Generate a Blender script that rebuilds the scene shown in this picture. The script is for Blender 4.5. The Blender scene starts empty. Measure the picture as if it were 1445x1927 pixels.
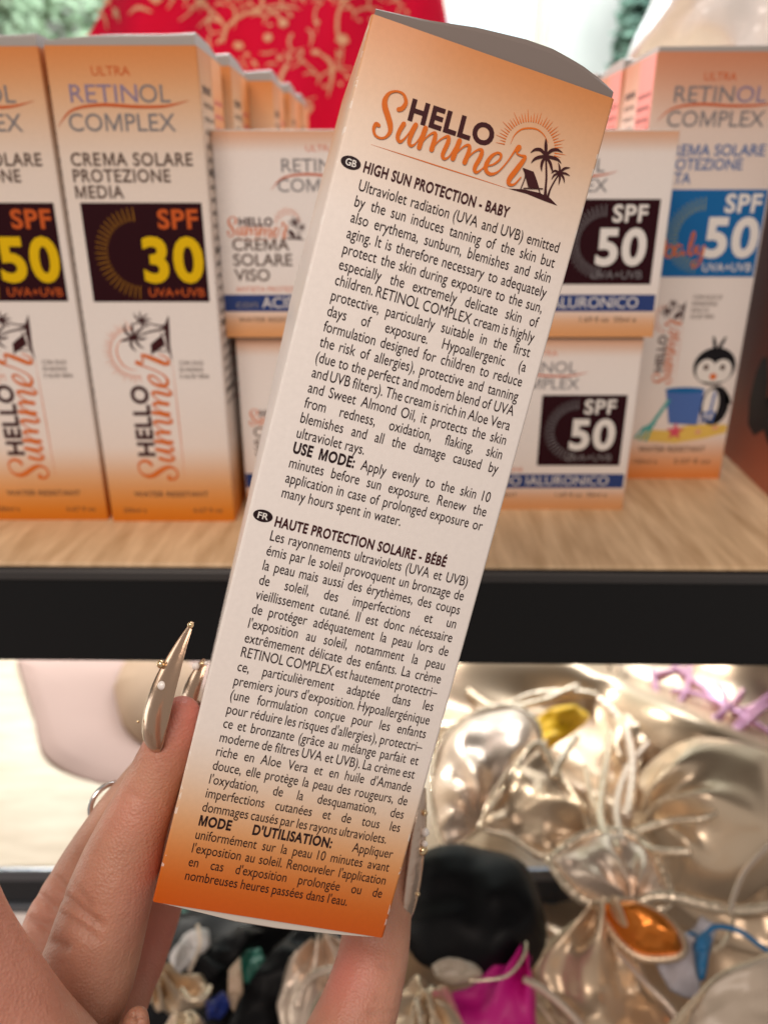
import bpy, math, random
from mathutils import Vector, Matrix, noise
random.seed(7)
sc = bpy.context.scene
R = math.radians
# ------------------------------------------------------------------ camera
PITCH = R(22.5); CZ = 1.30; FPX = 1447.0; CX, CY = 722.5, 963.5
CAM = Vector((0, 0, CZ)); cp, sp = math.cos(PITCH), math.sin(PITCH)
RT, FW, DN = Vector((1, 0, 0)), Vector((0, cp, -sp)), Vector((0, -sp, -cp))
cam = bpy.data.cameras.new('camera'); camo = bpy.data.objects.new('camera', cam)
sc.collection.objects.link(camo); sc.camera = camo
camo.location = CAM; camo.rotation_euler = (R(90) - PITCH, 0, 0)
cam.sensor_fit = 'VERTICAL'; cam.sensor_height = 36.0; cam.lens = FPX / 1927 * 36
cam.clip_start = 0.01; cam.clip_end = 60
cam.dof.use_dof = True; cam.dof.focus_distance = 0.157; cam.dof.aperture_fstop = 13.5
# ------------------------------------------------------------------ world and lamps
w = bpy.data.worlds.new('World'); sc.world = w; w.use_nodes = True
w.node_tree.nodes['Background'].inputs[0].default_value = (1.0, 0.90, 0.82, 1)
w.node_tree.nodes['Background'].inputs[1].default_value = 0.30
def lamp(name, kind, loc, aim, power, color, **kw):
    l = bpy.data.lights.new(name, kind); l.energy = power; l.color = color
    for k, v in kw.items(): setattr(l, k, v)
    o = bpy.data.objects.new(name, l); sc.collection.objects.link(o); o.location = loc
    o.rotation_euler = (Vector(aim) - Vector(loc)).to_track_quat('-Z', 'Y').to_euler(); return o
lamp('ceiling_lamp', 'AREA', (-0.18, -0.42, 2.0), (0.0, 0.22, 1.2), 6.5, (1.0, 0.855, 0.755), shape='RECTANGLE', size=0.8, size_y=0.5)
lamp('window_lamp', 'AREA', (0.15, 1.55, 2.12), (0, 0.4, 1.15), 30, (0.93, 0.97, 1.0), shape='RECTANGLE', size=1.6, size_y=0.6)
lamp('side_rim_lamp', 'AREA', (-0.75, 0.42, 1.12), (-0.05, 0.15, 1.18), 1.0, (1.0, 0.95, 0.86), shape='RECTANGLE', size=0.25, size_y=0.5)  # added unseen area lamp that gives the fingers their left rim
lamp('sunbeam_lamp', 'SPOT', (-0.55, 1.05, 1.42), (0.06, 0.42, 0.92), 24, (1.0, 0.955, 0.87), spot_size=R(62), spot_blend=0.25, shadow_soft_size=0.03)
lamp('street_daylight_fill', 'AREA', (0.2, 2.4, 3.9), (0.2, 5.0, 1.9), 210, (0.86, 0.97, 1.0), shape='RECTANGLE', size=3.0, size_y=1.0)  # added area lamp standing in for daylight on the facade
sc.view_settings.view_transform = 'Standard'; sc.view_settings.look = 'None'
sc.view_settings.exposure = 0.25; sc.view_settings.gamma = 1.0
sc.render.engine = 'CYCLES'; sc.cycles.use_denoising = True; sc.cycles.max_bounces = 8
sc.cycles.sample_clamp_indirect = 6
# ------------------------------------------------------------------ helpers
def P(px, py, d):
    return CAM + RT * ((px - CX) / FPX * d) + DN * ((py - CY) / FPX * d) + FW * d
def PY(px, py, Y):
    v = (py - CY) / FPX; return P(px, py, Y / (cp - v * sp))
def PZ(px, py, z):                       # z: metres below the camera
    v = (py - CY) / FPX; return P(px, py, z / (sp + v * cp))
def link(name, verts, faces, mat, parent=None, smooth=False):
    me = bpy.data.meshes.new(name); me.from_pydata([tuple(v) for v in verts], [], faces); me.update()
    if mat: me.materials.append(mat)
    if smooth:
        for p_ in me.polygons: p_.use_smooth = True
    o = bpy.data.objects.new(name, me); sc.collection.objects.link(o)
    if parent: o.parent = parent
    return o
def tag(o, label, cat, group=None, kind=None):
    o['label'] = label
    if cat: o['category'] = cat
    if group: o['group'] = group
    if kind: o['kind'] = kind
    return o
def thing(name, label, cat, loc=(0, 0, 0), rz=0, group=None):
    o = bpy.data.objects.new(name, None); sc.collection.objects.link(o)
    o.empty_display_size = 0.02; o.location = loc; o.rotation_euler = (0, 0, rz)
    return tag(o, label, cat, group)
def box(x0, x1, y0, y1, z0, z1):
    v = [(x, y, z) for x in (x0, x1) for y in (y0, y1) for z in (z0, z1)]
    return v, [(0, 1, 3, 2), (4, 6, 7, 5), (0, 4, 5, 1), (2, 3, 7, 6), (0, 2, 6, 4), (1, 5, 7, 3)]
def boxobj(name, b, mat, parent=None, bev=0.001):
    o = link(name, *box(*b), mat, parent)
    if bev:
        m = o.modifiers.new('bevel', 'BEVEL'); m.width = bev; m.segments = 3
    return o
def spline(pts, n):
    """Catmull-Rom through tuples of any length"""
    out = []; k = len(pts)
    for i in range(k - 1):
        a, b, c, d = pts[max(i - 1, 0)], pts[i], pts[i + 1], pts[min(i + 2, k - 1)]
        for j in range(n):
            t = j / n
            out.append(tuple(0.5 * (2 * q1 + (q2 - q0) * t + (2 * q0 - 5 * q1 + 4 * q2 - q3) * t * t + (3 * q1 - q0 - 3 * q2 + q3) * t ** 3)
                             for q0, q1, q2, q3 in zip(a, b, c, d)))
    out.append(tuple(pts[-1])); return out
def lerp_tab(tab, x):
    for (a, fa), (b, fb) in zip(tab, tab[1:]):
        if x <= b: return fa + (fb - fa) * max(0, min(1, (x - a) / (b - a)))
    return tab[-1][1]
# ------------------------------------------------------------------ materials
def mat(name, col, rough=0.5, metal=0.0, **kw):
    m = bpy.data.materials.new(name); m.use_nodes = True
    b = m.node_tree.nodes['Principled BSDF']
    b.inputs['Base Color'].default_value = (*col, 1); b.inputs['Roughness'].default_value = rough
    b.inputs['Metallic'].default_value = metal
    for k, v in kw.items(): b.inputs[k].default_value = v
    return m
def nd(m, t, **kw):
    n = m.node_tree.nodes.new(t)
    for k, v in kw.items(): setattr(n, k, v)
    return n
def bump(m, scale, strength, dist=0.0005, detail=4, kind='NOISE', coord='Object', vec_scale=None):
    nt = m.node_tree; b = nt.nodes['Principled BSDF']
    tc = nd(m, 'ShaderNodeTexCoord'); src = tc.outputs[coord]
    if vec_scale:
        mp = nd(m, 'ShaderNodeMapping'); mp.inputs['Scale'].default_value = vec_scale
        nt.links.new(src, mp.inputs[0]); src = mp.outputs[0]
    if kind == 'NOISE':
        t = nd(m, 'ShaderNodeTexNoise'); t.inputs['Detail'].default_value = detail
    else: t = nd(m, 'ShaderNodeTexVoronoi')
    t.inputs['Scale'].default_value = scale; nt.links.new(src, t.inputs['Vector'])
    bp = nd(m, 'ShaderNodeBump'); bp.inputs['Strength'].default_value = strength; bp.inputs['Distance'].default_value = dist
    nt.links.new(t.outputs[0], bp.inputs['Height'])
    if b.inputs['Normal'].is_linked:
        nt.links.new(b.inputs['Normal'].links[0].from_socket, bp.inputs['Normal'])
    nt.links.new(bp.outputs[0], b.inputs['Normal']); return m
def mixnoise(m, c1, c2, scale, lo=0.35, hi=0.65, coord='Object', vec_scale=None, detail=4):
    nt = m.node_tree; b = nt.nodes['Principled BSDF']
    tc = nd(m, 'ShaderNodeTexCoord'); src = tc.outputs[coord]
    if vec_scale:
        mp = nd(m, 'ShaderNodeMapping'); mp.inputs['Scale'].default_value = vec_scale
        nt.links.new(src, mp.inputs[0]); src = mp.outputs[0]
    t = nd(m, 'ShaderNodeTexNoise'); t.inputs['Scale'].default_value = scale; t.inputs['Detail'].default_value = detail
    nt.links.new(src, t.inputs['Vector'])
    r = nd(m, 'ShaderNodeValToRGB'); r.color_ramp.elements[0].position = lo; r.color_ramp.elements[1].position = hi
    r.color_ramp.elements[0].color = (*c1, 1); r.color_ramp.elements[1].color = (*c2, 1)
    nt.links.new(t.outputs[0], r.inputs[0]); nt.links.new(r.outputs[0], b.inputs['Base Color']); return m
def carton_mat(name, stops, rough=0.42, edge=None):
    m = mat(name, (0.8, 0.75, 0.7), rough); nt = m.node_tree; b = nt.nodes['Principled BSDF']
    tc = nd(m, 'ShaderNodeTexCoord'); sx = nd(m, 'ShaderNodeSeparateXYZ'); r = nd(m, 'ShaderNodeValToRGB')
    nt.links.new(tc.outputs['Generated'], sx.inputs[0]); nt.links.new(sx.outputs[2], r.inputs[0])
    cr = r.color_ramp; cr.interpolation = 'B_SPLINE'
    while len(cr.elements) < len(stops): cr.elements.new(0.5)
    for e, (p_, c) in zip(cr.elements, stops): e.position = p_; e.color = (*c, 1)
    t = nd(m, 'ShaderNodeTexNoise'); t.inputs['Scale'].default_value = 900; nt.links.new(tc.outputs['Object'], t.inputs['Vector'])
    mx = nd(m, 'ShaderNodeMixRGB', blend_type='MULTIPLY'); mx.inputs[0].default_value = 0.10
    nt.links.new(r.outputs[0], mx.inputs[1]); nt.links.new(t.outputs[0], mx.inputs[2])
    out = mx.outputs[0]
    if edge:
        ox = nd(m, 'ShaderNodeSeparateXYZ'); nt.links.new(tc.outputs['Object'], ox.inputs[0])
        def mth(op, a, b_):
            n = nd(m, 'ShaderNodeMath', operation=op)
            for i_, v_ in ((0, a), (1, b_)):
                if isinstance(v_, (int, float)): n.inputs[i_].default_value = v_
                else: nt.links.new(v_, n.inputs[i_])
            return n.outputs[0]
        wn = nd(m, 'ShaderNodeTexNoise'); wn.inputs['Scale'].default_value = 420; wn.inputs['Detail'].default_value = 6; nt.links.new(tc.outputs['Object'], wn.inputs['Vector'])
        half = mth('ABSOLUTE', mth('SUBTRACT', mth('ABSOLUTE', mth('SUBTRACT', ox.outputs[0], edge / 2), 0), edge / 2 - 0.00025), 0)
        rub = mth('MULTIPLY', mth('LESS_THAN', half, 0.00030), mth('GREATER_THAN', wn.outputs[0], 0.56))
        ym = mth('LESS_THAN', ox.outputs[1], 0.0012)
        m2 = nd(m, 'ShaderNodeMixRGB'); nt.links.new(mth('MULTIPLY', mth('MULTIPLY', rub, ym), 0.5), m2.inputs[0]); nt.links.new(out, m2.inputs[1]); m2.inputs[2].default_value = (0.86, 0.82, 0.78, 1); out = m2.outputs[0]
    nt.links.new(out, b.inputs['Base Color'])
    if edge: b.inputs['Coat Weight'].default_value = 0.25; b.inputs['Coat Roughness'].default_value = 0.22
    b.inputs['Specular IOR Level'].default_value = 0.3
    bump(m, 22, 0.25, 0.0012, 2)
    return bump(m, 500, 0.08, 0.0002)
CREAM = (0.86, 0.80, 0.765); ORG = (0.62, 0.15, 0.012); ORG2 = (0.70, 0.27, 0.09)
M = {}
M['carton'] = carton_mat('carton_print', [(0, (0.56, 0.085, 0.0005)), (0.045, (0.60, 0.14, 0.006)), (0.10, (0.72, 0.36, 0.13)), (0.155, (0.78, 0.62, 0.48)), (0.215, CREAM), (0.5, CREAM), (0.80, CREAM), (0.90, (0.74, 0.55, 0.40)), (0.955, (0.70, 0.38, 0.20)), (1, (0.62, 0.22, 0.055))], 0.40, 0.0497)
M['tall'] = carton_mat('tall_carton_print', [(0, (0.66, 0.17, 0.006)), (0.045, (0.70, 0.24, 0.02)), (0.12, (0.74, 0.42, 0.2)), (0.19, CREAM), (0.5, CREAM), (0.80, (0.78, 0.68, 0.6)), (0.91, (0.72, 0.42, 0.21)), (1, (0.66, 0.20, 0.035))])
M['baby'] = carton_mat('baby_carton_print', [(0, (0.75, 0.22, 0.04)), (0.03, (0.76, 0.29, 0.09)), (0.08, (0.76, 0.47, 0.30)), (0.13, CREAM), (0.5, CREAM), (0.84, (0.76, 0.63, 0.55)), (0.92, (0.66, 0.38, 0.26)), (1, (0.58, 0.20, 0.09))])
M['jar'] = carton_mat('jar_carton_print', [(0, (0.74, 0.33, 0.12)), (0.09, (0.76, 0.42, 0.22)), (0.16, CREAM), (0.5, CREAM), (0.90, CREAM), (0.95, (0.74, 0.52, 0.40)), (1, (0.74, 0.38, 0.22))])
M['shade_box'] = carton_mat('shaded_carton_print', [(0, (0.42, 0.13, 0.07)), (0.13, (0.40, 0.13, 0.08)), (0.3, (0.16, 0.045, 0.03)), (0.9, (0.10, 0.02, 0.02)), (1, (0.1, 0.02, 0.02))])  # shadow between the boxes painted in as dark brown above the salmon foot
M['flap'] = bump(mat('carton_flap', (0.62, 0.56, 0.50), 0.5), 400, 0.08, 0.0002)
M['flap_shade'] = bump(mat('shaded_flap_board', (0.20, 0.165, 0.15), 0.6, **{'Specular IOR Level': 0.2}), 400, 0.08, 0.0002)  # board darkened to carry the shade on the held box's top flap
M['flap_grey'] = bump(mat('grey_carton_flap', (0.36, 0.33, 0.31), 0.4), 400, 0.08, 0.0002)
M['ink'] = mat('dark_ink', (0.022, 0.010, 0.012), 0.45, **{'Specular IOR Level': 0.12})
M['ink_soft'] = mat('brown_ink', (0.10, 0.06, 0.045), 0.5, **{'Specular IOR Level': 0.12})
M['maroon'] = mat('maroon_ink', (0.050, 0.012, 0.014), 0.45, **{'Specular IOR Level': 0.12})
M['panel'] = mat('plum_panel_ink', (0.024, 0.003, 0.006), 0.45, **{'Specular IOR Level': 0.12})
M['orange_ink'] = mat('orange_ink', (0.66, 0.15, 0.018), 0.45, **{'Specular IOR Level': 0.12})
M['orange_dim'] = mat('dark_orange_ink', (0.55, 0.10, 0.02), 0.45, **{'Specular IOR Level': 0.12})
M['peach_ink'] = mat('pale_orange_ink', (0.72, 0.36, 0.22), 0.45)
M['gold_ink'] = mat('ochre_ink', (0.30, 0.13, 0.012), 0.4, **{'Specular IOR Level': 0.12})
M['yellow_ink'] = mat('yellow_ink', (0.72, 0.46, 0.004), 0.4, **{'Specular IOR Level': 0.12})
M['white_ink'] = mat('white_ink', (0.78, 0.74, 0.70), 0.45)
M['silver_ink'] = mat('silver_foil', (0.30, 0.28, 0.29), 0.3, 0.75)
M['violet_ink'] = mat('violet_foil', (0.30, 0.24, 0.36), 0.3, 0.5)
M['navy'] = mat('navy_ink', (0.030, 0.055, 0.19), 0.45, **{'Specular IOR Level': 0.12})
M['blue'] = mat('blue_panel_ink', (0.012, 0.13, 0.36), 0.4, **{'Specular IOR Level': 0.12})
M['blue_text'] = mat('blue_ink', (0.05, 0.13, 0.33), 0.45)
M['bucket'] = mat('bucket_blue_ink', (0.06, 0.14, 0.42), 0.45)
M['teal'] = mat('teal_ink', (0.07, 0.38, 0.36), 0.45)
M['sand'] = mat('sand_yellow_ink', (0.74, 0.50, 0.10), 0.45)
M['star'] = mat('pink_ink', (0.66, 0.07, 0.12), 0.45)
M['black_ink'] = mat('black_ink', (0.012, 0.011, 0.014), 0.45, **{'Specular IOR Level': 0.12})
M['side_orange'] = mat('bright_orange_ink', (0.78, 0.30, 0.09), 0.45); M['side_red'] = mat('coral_ink', (0.78, 0.17, 0.13), 0.45)
M['olive'] = mat('olive_yellow_ink', (0.30, 0.33, 0.08), 0.45)
M['red_text'] = mat('red_ink', (0.66, 0.20, 0.10), 0.45)
# ------------------------------------------------------------------ print on carton faces (local frame: x right, z up, front at y = 0)
_tc = {}
def own_m(off):
    h = CAPH; st = 0.085 * h / 0.7 + 2 * off; W = 0.86 * h / 0.7 * 0.86; e = off
    p_ = [(0, -e), (0, h + e), (st * 1.25, h + e), (W / 2, h * 0.30), (W - st * 1.25, h + e), (W, h + e), (W, -e), (W - st, -e), (W - st, h - st * 1.5), (W / 2 + st * 0.42, -e + h * 0.02), (W / 2 - st * 0.42, -e + h * 0.02), (st, h - st * 1.5), (st, -e)]
    f = [(0, 1, 11, 12), (1, 2, 11), (2, 3, 10, 11), (3, 9, 10), (3, 4, 8, 9), (4, 5, 8), (5, 6, 7, 8)]
    return p_, f, W
def glyphs(body, off, shear=0.0):
    key = (body, off, shear)
    if key in _tc: return _tc[key]
    if 'M' in body and off > 0:
        V, F, x = [], [], 0.0; run = ''
        def flush(run, x):
            if run.strip():
                v, f, a, b = glyphs(run, off); b0 = len(V); V.extend((q[0] + x, q[1]) for q in v); F.extend(tuple(i + b0 for i in t_) for t_ in f)
            return x + ((glyphs(run + 'I', 0.0)[3] - glyphs('I', 0.0)[3]) * (1.09 if off > 0.02 else 1) if run else 0)
        for ch in body + '\0':
            if ch in 'M\0':
                x = flush(run, x); run = ''
                if ch == 'M':
                    p_, f, W = own_m(off); b0 = len(V); g = 0.075 + (0.02 if off > 0.02 else 0); V.extend((q[0] + x + g, q[1]) for q in p_); F.extend(tuple(i + b0 for i in t_) for t_ in f); x += W + 2 * g
            else: run += ch
        _tc[key] = (V, F, min(q[0] for q in V), max(q[0] for q in V)); return _tc[key]
    cu = bpy.data.curves.new('lettering', 'FONT'); cu.body = body; cu.offset = off; cu.resolution_u = 4; cu.shear = shear; cu.space_character = 1.09 if off > 0.02 else 1.0
    o = bpy.data.objects.new('lettering', cu); sc.collection.objects.link(o)
    bpy.context.view_layer.update()
    me = bpy.data.meshes.new_from_object(o.evaluated_get(bpy.context.evaluated_depsgraph_get()))
    v = [(q.co.x, q.co.y) for q in me.vertices]; f = [tuple(p_.vertices) for p_ in me.polygons]
    bpy.data.objects.remove(o); bpy.data.curves.remove(cu); bpy.data.meshes.remove(me)
    x0 = min((q[0] for q in v), default=0); x1 = max((q[0] for q in v), default=0)
    _tc[key] = (v, f, x0, x1); return _tc[key]
CAPH = 0.7
CAPH = max(q[1] for q in glyphs('H', 0.0)[0])
class Print:
    """flat print lying on one face of a carton"""
    def __init__(s, parent, M4=None): s.p = parent; s.M = M4
    def put(s, name, v2, f, m, layer, rot=None, at=(0, 0)):
        out = []
        for q in v2:
            x, z = q[0], q[1]; dy = q[2] if len(q) > 2 else 0.0
            if rot: x, z = x * math.cos(rot) - z * math.sin(rot), x * math.sin(rot) + z * math.cos(rot)
            q = Vector(((x + at[0]) / 1000, -0.00003 - 0.00005 * layer - dy, (z + at[1]) / 1000))
            out.append(s.M @ q if s.M else q)
        return link(name, out, [t for t in f], m, s.p)
    def text(s, name, body, x, z, cap, m, layer=1, width=None, bold=0.0, xs=1.0, align='L', shear=0.0, rot=None, at=(0, 0)):
        v, f, a, b = glyphs(body, bold, shear); k = cap / CAPH
        kx = k * xs if width is None else width / max(b - a, 1e-6)
        wd = (b - a) * kx; ox = x - (wd if align == 'R' else wd / 2 if align == 'C' else 0)
        return s.put(name, [((q[0] - a) * kx + ox, q[1] * k + z) for q in v], f, m, layer, rot, at)
    def rect(s, name, x0, x1, z0, z1, m, layer=1):
        return s.put(name, [(x0, z0), (x1, z0), (x1, z1), (x0, z1)], [(0, 1, 2, 3)], m, layer)
    def poly(s, name, pts, m, layer=1, rot=None, at=(0, 0)):
        c = (sum(p_[0] for p_ in pts) / len(pts), sum(p_[1] for p_ in pts) / len(pts)); n = len(pts)
        return s.put(name, [tuple(p_[:2]) for p_ in pts] + [c], [(i, (i + 1) % n, n) for i in range(n)], m, layer, rot, at)
    def ellipse(s, name, cx, cz, rx, rz, m, layer=1, n=32, rot=None, at=(0, 0), tilt=0):
        return s.poly(name, [(cx + rx * math.cos(a) * math.cos(tilt) - rz * math.sin(a) * math.sin(tilt), cz + rx * math.cos(a) * math.sin(tilt) + rz * math.sin(a) * math.cos(tilt)) for a in [2 * math.pi * i / n for i in range(n)]], m, layer, rot, at)
    def strokes(s, name, lst, m, layer=1, n=8, rot=None, at=(0, 0), k=1.0, cap=True):
        V, F = [], []
        for si, pts in enumerate(lst):
            q = spline([(a * k, b * k, c * k) for a, b, c in pts], n); b0 = len(V); N = len(q); e0 = 3e-6 * (si % 14)
            for i, (x, z, wd) in enumerate(q):
                a, c = q[max(i - 1, 0)], q[min(i + 1, N - 1)]
                tx, tz = c[0] - a[0], c[1] - a[1]; l = math.hypot(tx, tz) or 1; nx, nz = -tz / l * wd / 2, tx / l * wd / 2
                V += [(x + nx, z + nz, e0 + 3e-8 * i), (x - nx, z - nz, e0 + 3e-8 * i)]
            F += [(b0 + 2 * i, b0 + 2 * i + 1, b0 + 2 * i + 3, b0 + 2 * i + 2) for i in range(N - 1)]
            if cap:
                for (x, z, wd) in (q[0], q[-1]):
                    if wd < 0.15 * k: continue
                    b1 = len(V); V += [(x + wd / 2 * math.cos(t * math.pi / 6), z + wd / 2 * math.sin(t * math.pi / 6), e0 - 1.5e-6) for t in range(12)]
                    F.append(tuple(range(b1, b1 + 12)))
        return s.put(name, V, F, m, layer, rot, at)
LOGO = {
'S':[(3.45,7.64,0.84),(4.09,8.09,0.84),(4.46,9.32,0.73),(3.65,10.54,0.50),(2.27,10.68,0.39),(1.02,9.93,0.56),(0.53,8.51,0.95),(0.88,7.23,1.12),(1.76,5.89,1.12),(2.61,4.49,1.06),(2.89,3.23,0.78),(2.34,2.06,0.50),(1.35,1.59,0.45),(0.31,1.88,0.50),(-0.21,2.84,0.62),(0.00,3.79,0.78),(0.54,3.73,0.73)],
'u1':[(5.06,5.41,0.90),(4.60,3.87,0.84),(4.57,2.68,0.78),(5.20,2.09,0.62),(5.87,2.86,0.39),(6.53,4.35,0.28),(7.06,5.63,0.62),(7.33,5.94,0.78)],
'u2':[(7.33,5.94,0.90),(6.99,4.16,0.84),(6.88,2.61,0.78),(7.47,2.00,0.56),(8.20,2.78,0.28),(8.81,4.43,0.28),(9.20,5.79,0.45)],
'm1':[(9.28,5.93,0.95),(9.10,4.02,0.95),(9.01,2.19,0.95)],
'm1h':[(9.01,2.19,0.22),(9.69,4.03,0.28),(10.63,5.33,0.39),(11.33,5.60,0.67),(11.48,4.63,0.84),(11.42,2.53,0.95)],
'm1k':[(11.42,2.53,0.22),(12.23,4.30,0.28),(13.23,5.45,0.39),(13.98,5.74,0.67),(14.12,4.59,0.84),(13.74,2.33,0.78),(14.24,1.63,0.56),(15.05,2.38,0.28),(15.76,4.53,0.28),(16.14,5.55,0.39)],
'm2':[(16.22,5.69,0.95),(16.01,3.87,0.95),(15.83,2.17,0.95)],
'm2h':[(15.83,2.17,0.22),(16.59,3.93,0.28),(17.56,5.19,0.39),(18.30,5.36,0.67),(18.50,4.23,0.84),(18.24,2.16,0.95)],
'm2k':[(18.24,2.16,0.22),(19.07,3.94,0.28),(20.11,5.17,0.39),(20.92,5.30,0.67),(20.97,4.07,0.84),(20.41,1.78,0.78),(20.92,1.08,0.56),(21.73,1.84,0.28),(22.31,2.81,0.28)],
'e':[(22.32,2.76,0.28),(23.66,3.39,0.34),(24.71,4.63,0.45),(24.79,5.62,0.50),(24.01,5.79,0.45),(23.01,4.80,0.67),(22.45,3.14,0.84),(22.73,1.97,0.78),(23.81,1.60,0.62),(25.09,2.50,0.34),(26.29,4.70,0.28),(27.19,7.10,0.39),(27.60,7.79,0.84)],
'r0':[(27.83,8.04,1.01),(27.66,7.58,0.95)],
'r1':[(27.64,7.64,0.56),(27.75,6.87,0.34),(28.53,6.70,0.39),(29.50,6.77,0.50),(29.32,5.91,0.84),(28.46,3.81,1.01),(27.62,1.82,0.95),(27.77,0.89,0.67),(28.81,1.14,0.39),(29.74,2.81,0.22)]}
LINE = [(0.00,0.00,0.03),(6.89,0.02,0.14),(14.03,0.03,0.20),(21.27,0.06,0.14),(28.01,0.06,0.03)]
PALM = [[(35.50,0.63,0.73),(35.12,2.33,0.45),(34.65,4.51,0.39),(33.80,7.15,0.34),(33.43,8.19,0.28)],[(36.01,0.79,0.50),(36.06,2.32,0.34),(36.50,4.19,0.28),(36.99,5.68,0.28)],
[(33.43,8.19,0.50),(32.93,10.05,0.62),(32.51,11.25,0.06)],[(33.43,8.19,0.45),(32.21,8.91,0.62),(31.06,8.62,0.50),(30.32,7.76,0.06)],[(33.46,8.08,0.45),(32.31,7.56,0.62),(31.43,6.86,0.45),(30.98,5.95,0.06)],[(33.47,8.03,0.39),(33.11,6.94,0.56),(33.16,5.94,0.45),(33.48,5.09,0.06)],[(33.44,8.14,0.45),(34.24,9.42,0.62),(35.34,9.92,0.50),(36.59,9.73,0.06)],[(33.46,8.08,0.45),(34.91,8.23,0.62),(36.03,8.17,0.45),(36.89,7.68,0.06)],[(33.47,8.03,0.39),(34.59,7.21,0.56),(35.15,6.40,0.45),(35.81,5.44,0.06)],
[(36.99,5.91,0.39),(36.76,6.88,0.39),(36.20,7.70,0.06)],[(36.99,5.91,0.34),(37.78,7.02,0.45),(38.85,7.46,0.06)],[(36.99,5.91,0.34),(38.17,6.15,0.39),(39.23,6.00,0.06)],[(36.99,5.91,0.34),(37.98,5.33,0.39),(38.53,4.34,0.06)],[(36.99,5.91,0.34),(37.37,4.86,0.39),(37.47,3.67,0.06)],[(36.99,5.91,0.34),(36.14,5.19,0.39),(35.80,4.22,0.06)],[(36.99,5.91,0.34),(36.01,6.02,0.39),(35.41,5.32,0.06)]]
CHAIR = [[(29.73,4.53,0.22),(30.53,3.28,0.20),(30.30,0.72,0.20)],[(31.83,4.47,0.22),(33.08,2.88,0.22),(34.43,0.84,0.20)],[(30.83,0.99,0.20),(32.55,1.50,0.25),(34.58,2.02,0.20)]]
CHAIRP = [(29.71,4.61),(31.81,4.53),(33.80,1.70),(31.61,1.51)]
GROUND = [(27.86,0.05),(30.88,0.83),(34.22,1.13),(36.51,0.82),(38.37,-0.15),(35.51,-0.06),(31.69,0.20)]
def logo(pr, at, k=1.0, rot=None, inkm='maroon', layer=1):
    sck = lambda L: [(a * k, b * k) for a, b in L]
    pr.strokes('script_lettering', list(LOGO.values()), M['orange_ink'], layer + 2, 8, rot, at, k)
    pr.strokes('underline', [LINE], M['orange_ink'], layer, 6, rot, at, k)
    v, f, a, b = glyphs('HELLO', 0.038); s = 3.72 * k / CAPH; kx = 17.0 * k / (b - a)
    pr.put('bold_lettering', [((q[0] - a) * kx + 5.55 * k, q[1] * s + 6.53 * k) for q in v], f, M[inkm], layer, rot, at)
    sx, sz = 30.0, 8.4; rays = []
    for i in range(34):
        a_ = math.pi * (-0.02 + 1.02 * i / 33) + 0.12; r1 = 5.05; r2 = 6.55 + 0.55 * (i % 2) + 0.35 * math.sin(i * 1.7)
        rays.append([(sx + r1 * math.cos(a_), sz + r1 * math.sin(a_), 0.22), (sx + r2 * math.cos(a_), sz + r2 * math.sin(a_), 0.03)])
    pr.strokes('sun_rays', rays, M['orange_ink'], layer, 1, rot, at, k, False)
    pr.strokes('sun_disc_outline', [[(sx + 3.95 * math.cos(t), sz + 3.95 * math.sin(t), w_) for t, w_ in ((0.62, 0.05), (1.1, 0.2), (1.57, 0.3), (2.2, 0.32), (2.7, 0.2), (3.2, 0.05))]], M['orange_ink'], layer, 8, rot, at, k, False)
    pr.strokes('palm_trees', PALM, M[inkm], layer + 1, 5, rot, at, k)
    pr.strokes('deck_chair_frame', CHAIR, M[inkm], layer + 2, 3, rot, at, k)
    pr.poly('deck_chair_seat', sck(CHAIRP), M[inkm], layer + 3, rot, at)
    pr.poly('island_ground', sck(GROUND), M[inkm], layer, rot, at)
# ------------------------------------------------------------------ cartons
def carton(parent, W, H, T, m, skew=None, r=0.0007):
    prof = []
    for cx_, cy_, a0 in ((r, r, 180), (W - r, r, 270), (W - r, T - r, 0), (r, T - r, 90)):
        for j in range(5):
            a = R(a0 + j * 22.5); prof.append((cx_ + r * math.cos(a), cy_ + r * math.sin(a)))
    n = len(prof); rows = 17 if skew else 2; V = []
    for i in range(rows):
        t = i / (rows - 1)
        for x, y in prof:
            V.append((x - (skew(t) * min(1, y / T * 1.0) if skew else 0), y, t * H))
    F = [(i * n + j, i * n + (j + 1) % n, (i + 1) * n + (j + 1) % n, (i + 1) * n + j) for i in range(rows - 1) for j in range(n)]
    return link('carton', V, F, m, parent, True)
def lid(parent, name, W, T, z0, arc, m, up=1, inset=0.0005, drop=0.35):
    """tuck flap standing just behind the front panel plus the bowed panel running back"""
    NU, V, F = 28, [], []
    prof = [(0.0, -1.0), (0.0, 0.0), (0.0, 0.7), (0.012, 0.9), (0.05, 1.0), (0.25, 1.0), (0.55, 0.9), (0.85, 0.55), (1.0, 0.1)]
    for i in range(NU + 1):
        u = i / NU; h = arc(u)
        for d, k in prof:
            z = -0.004 if k < 0 else h * k
            V.append((inset + u * (W - 2 * inset), inset + d * (T - 2 * inset), z0 + up * z))
    n = len(prof)
    F = [(i * n + j, (i + 1) * n + j, (i + 1) * n + j + 1, i * n + j + 1) for i in range(NU) for j in range(n - 1)]
    F += [tuple(range(n)), tuple(reversed(range(NU * n, NU * n + n)))]
    return link(name, V, F, m, parent)
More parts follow.
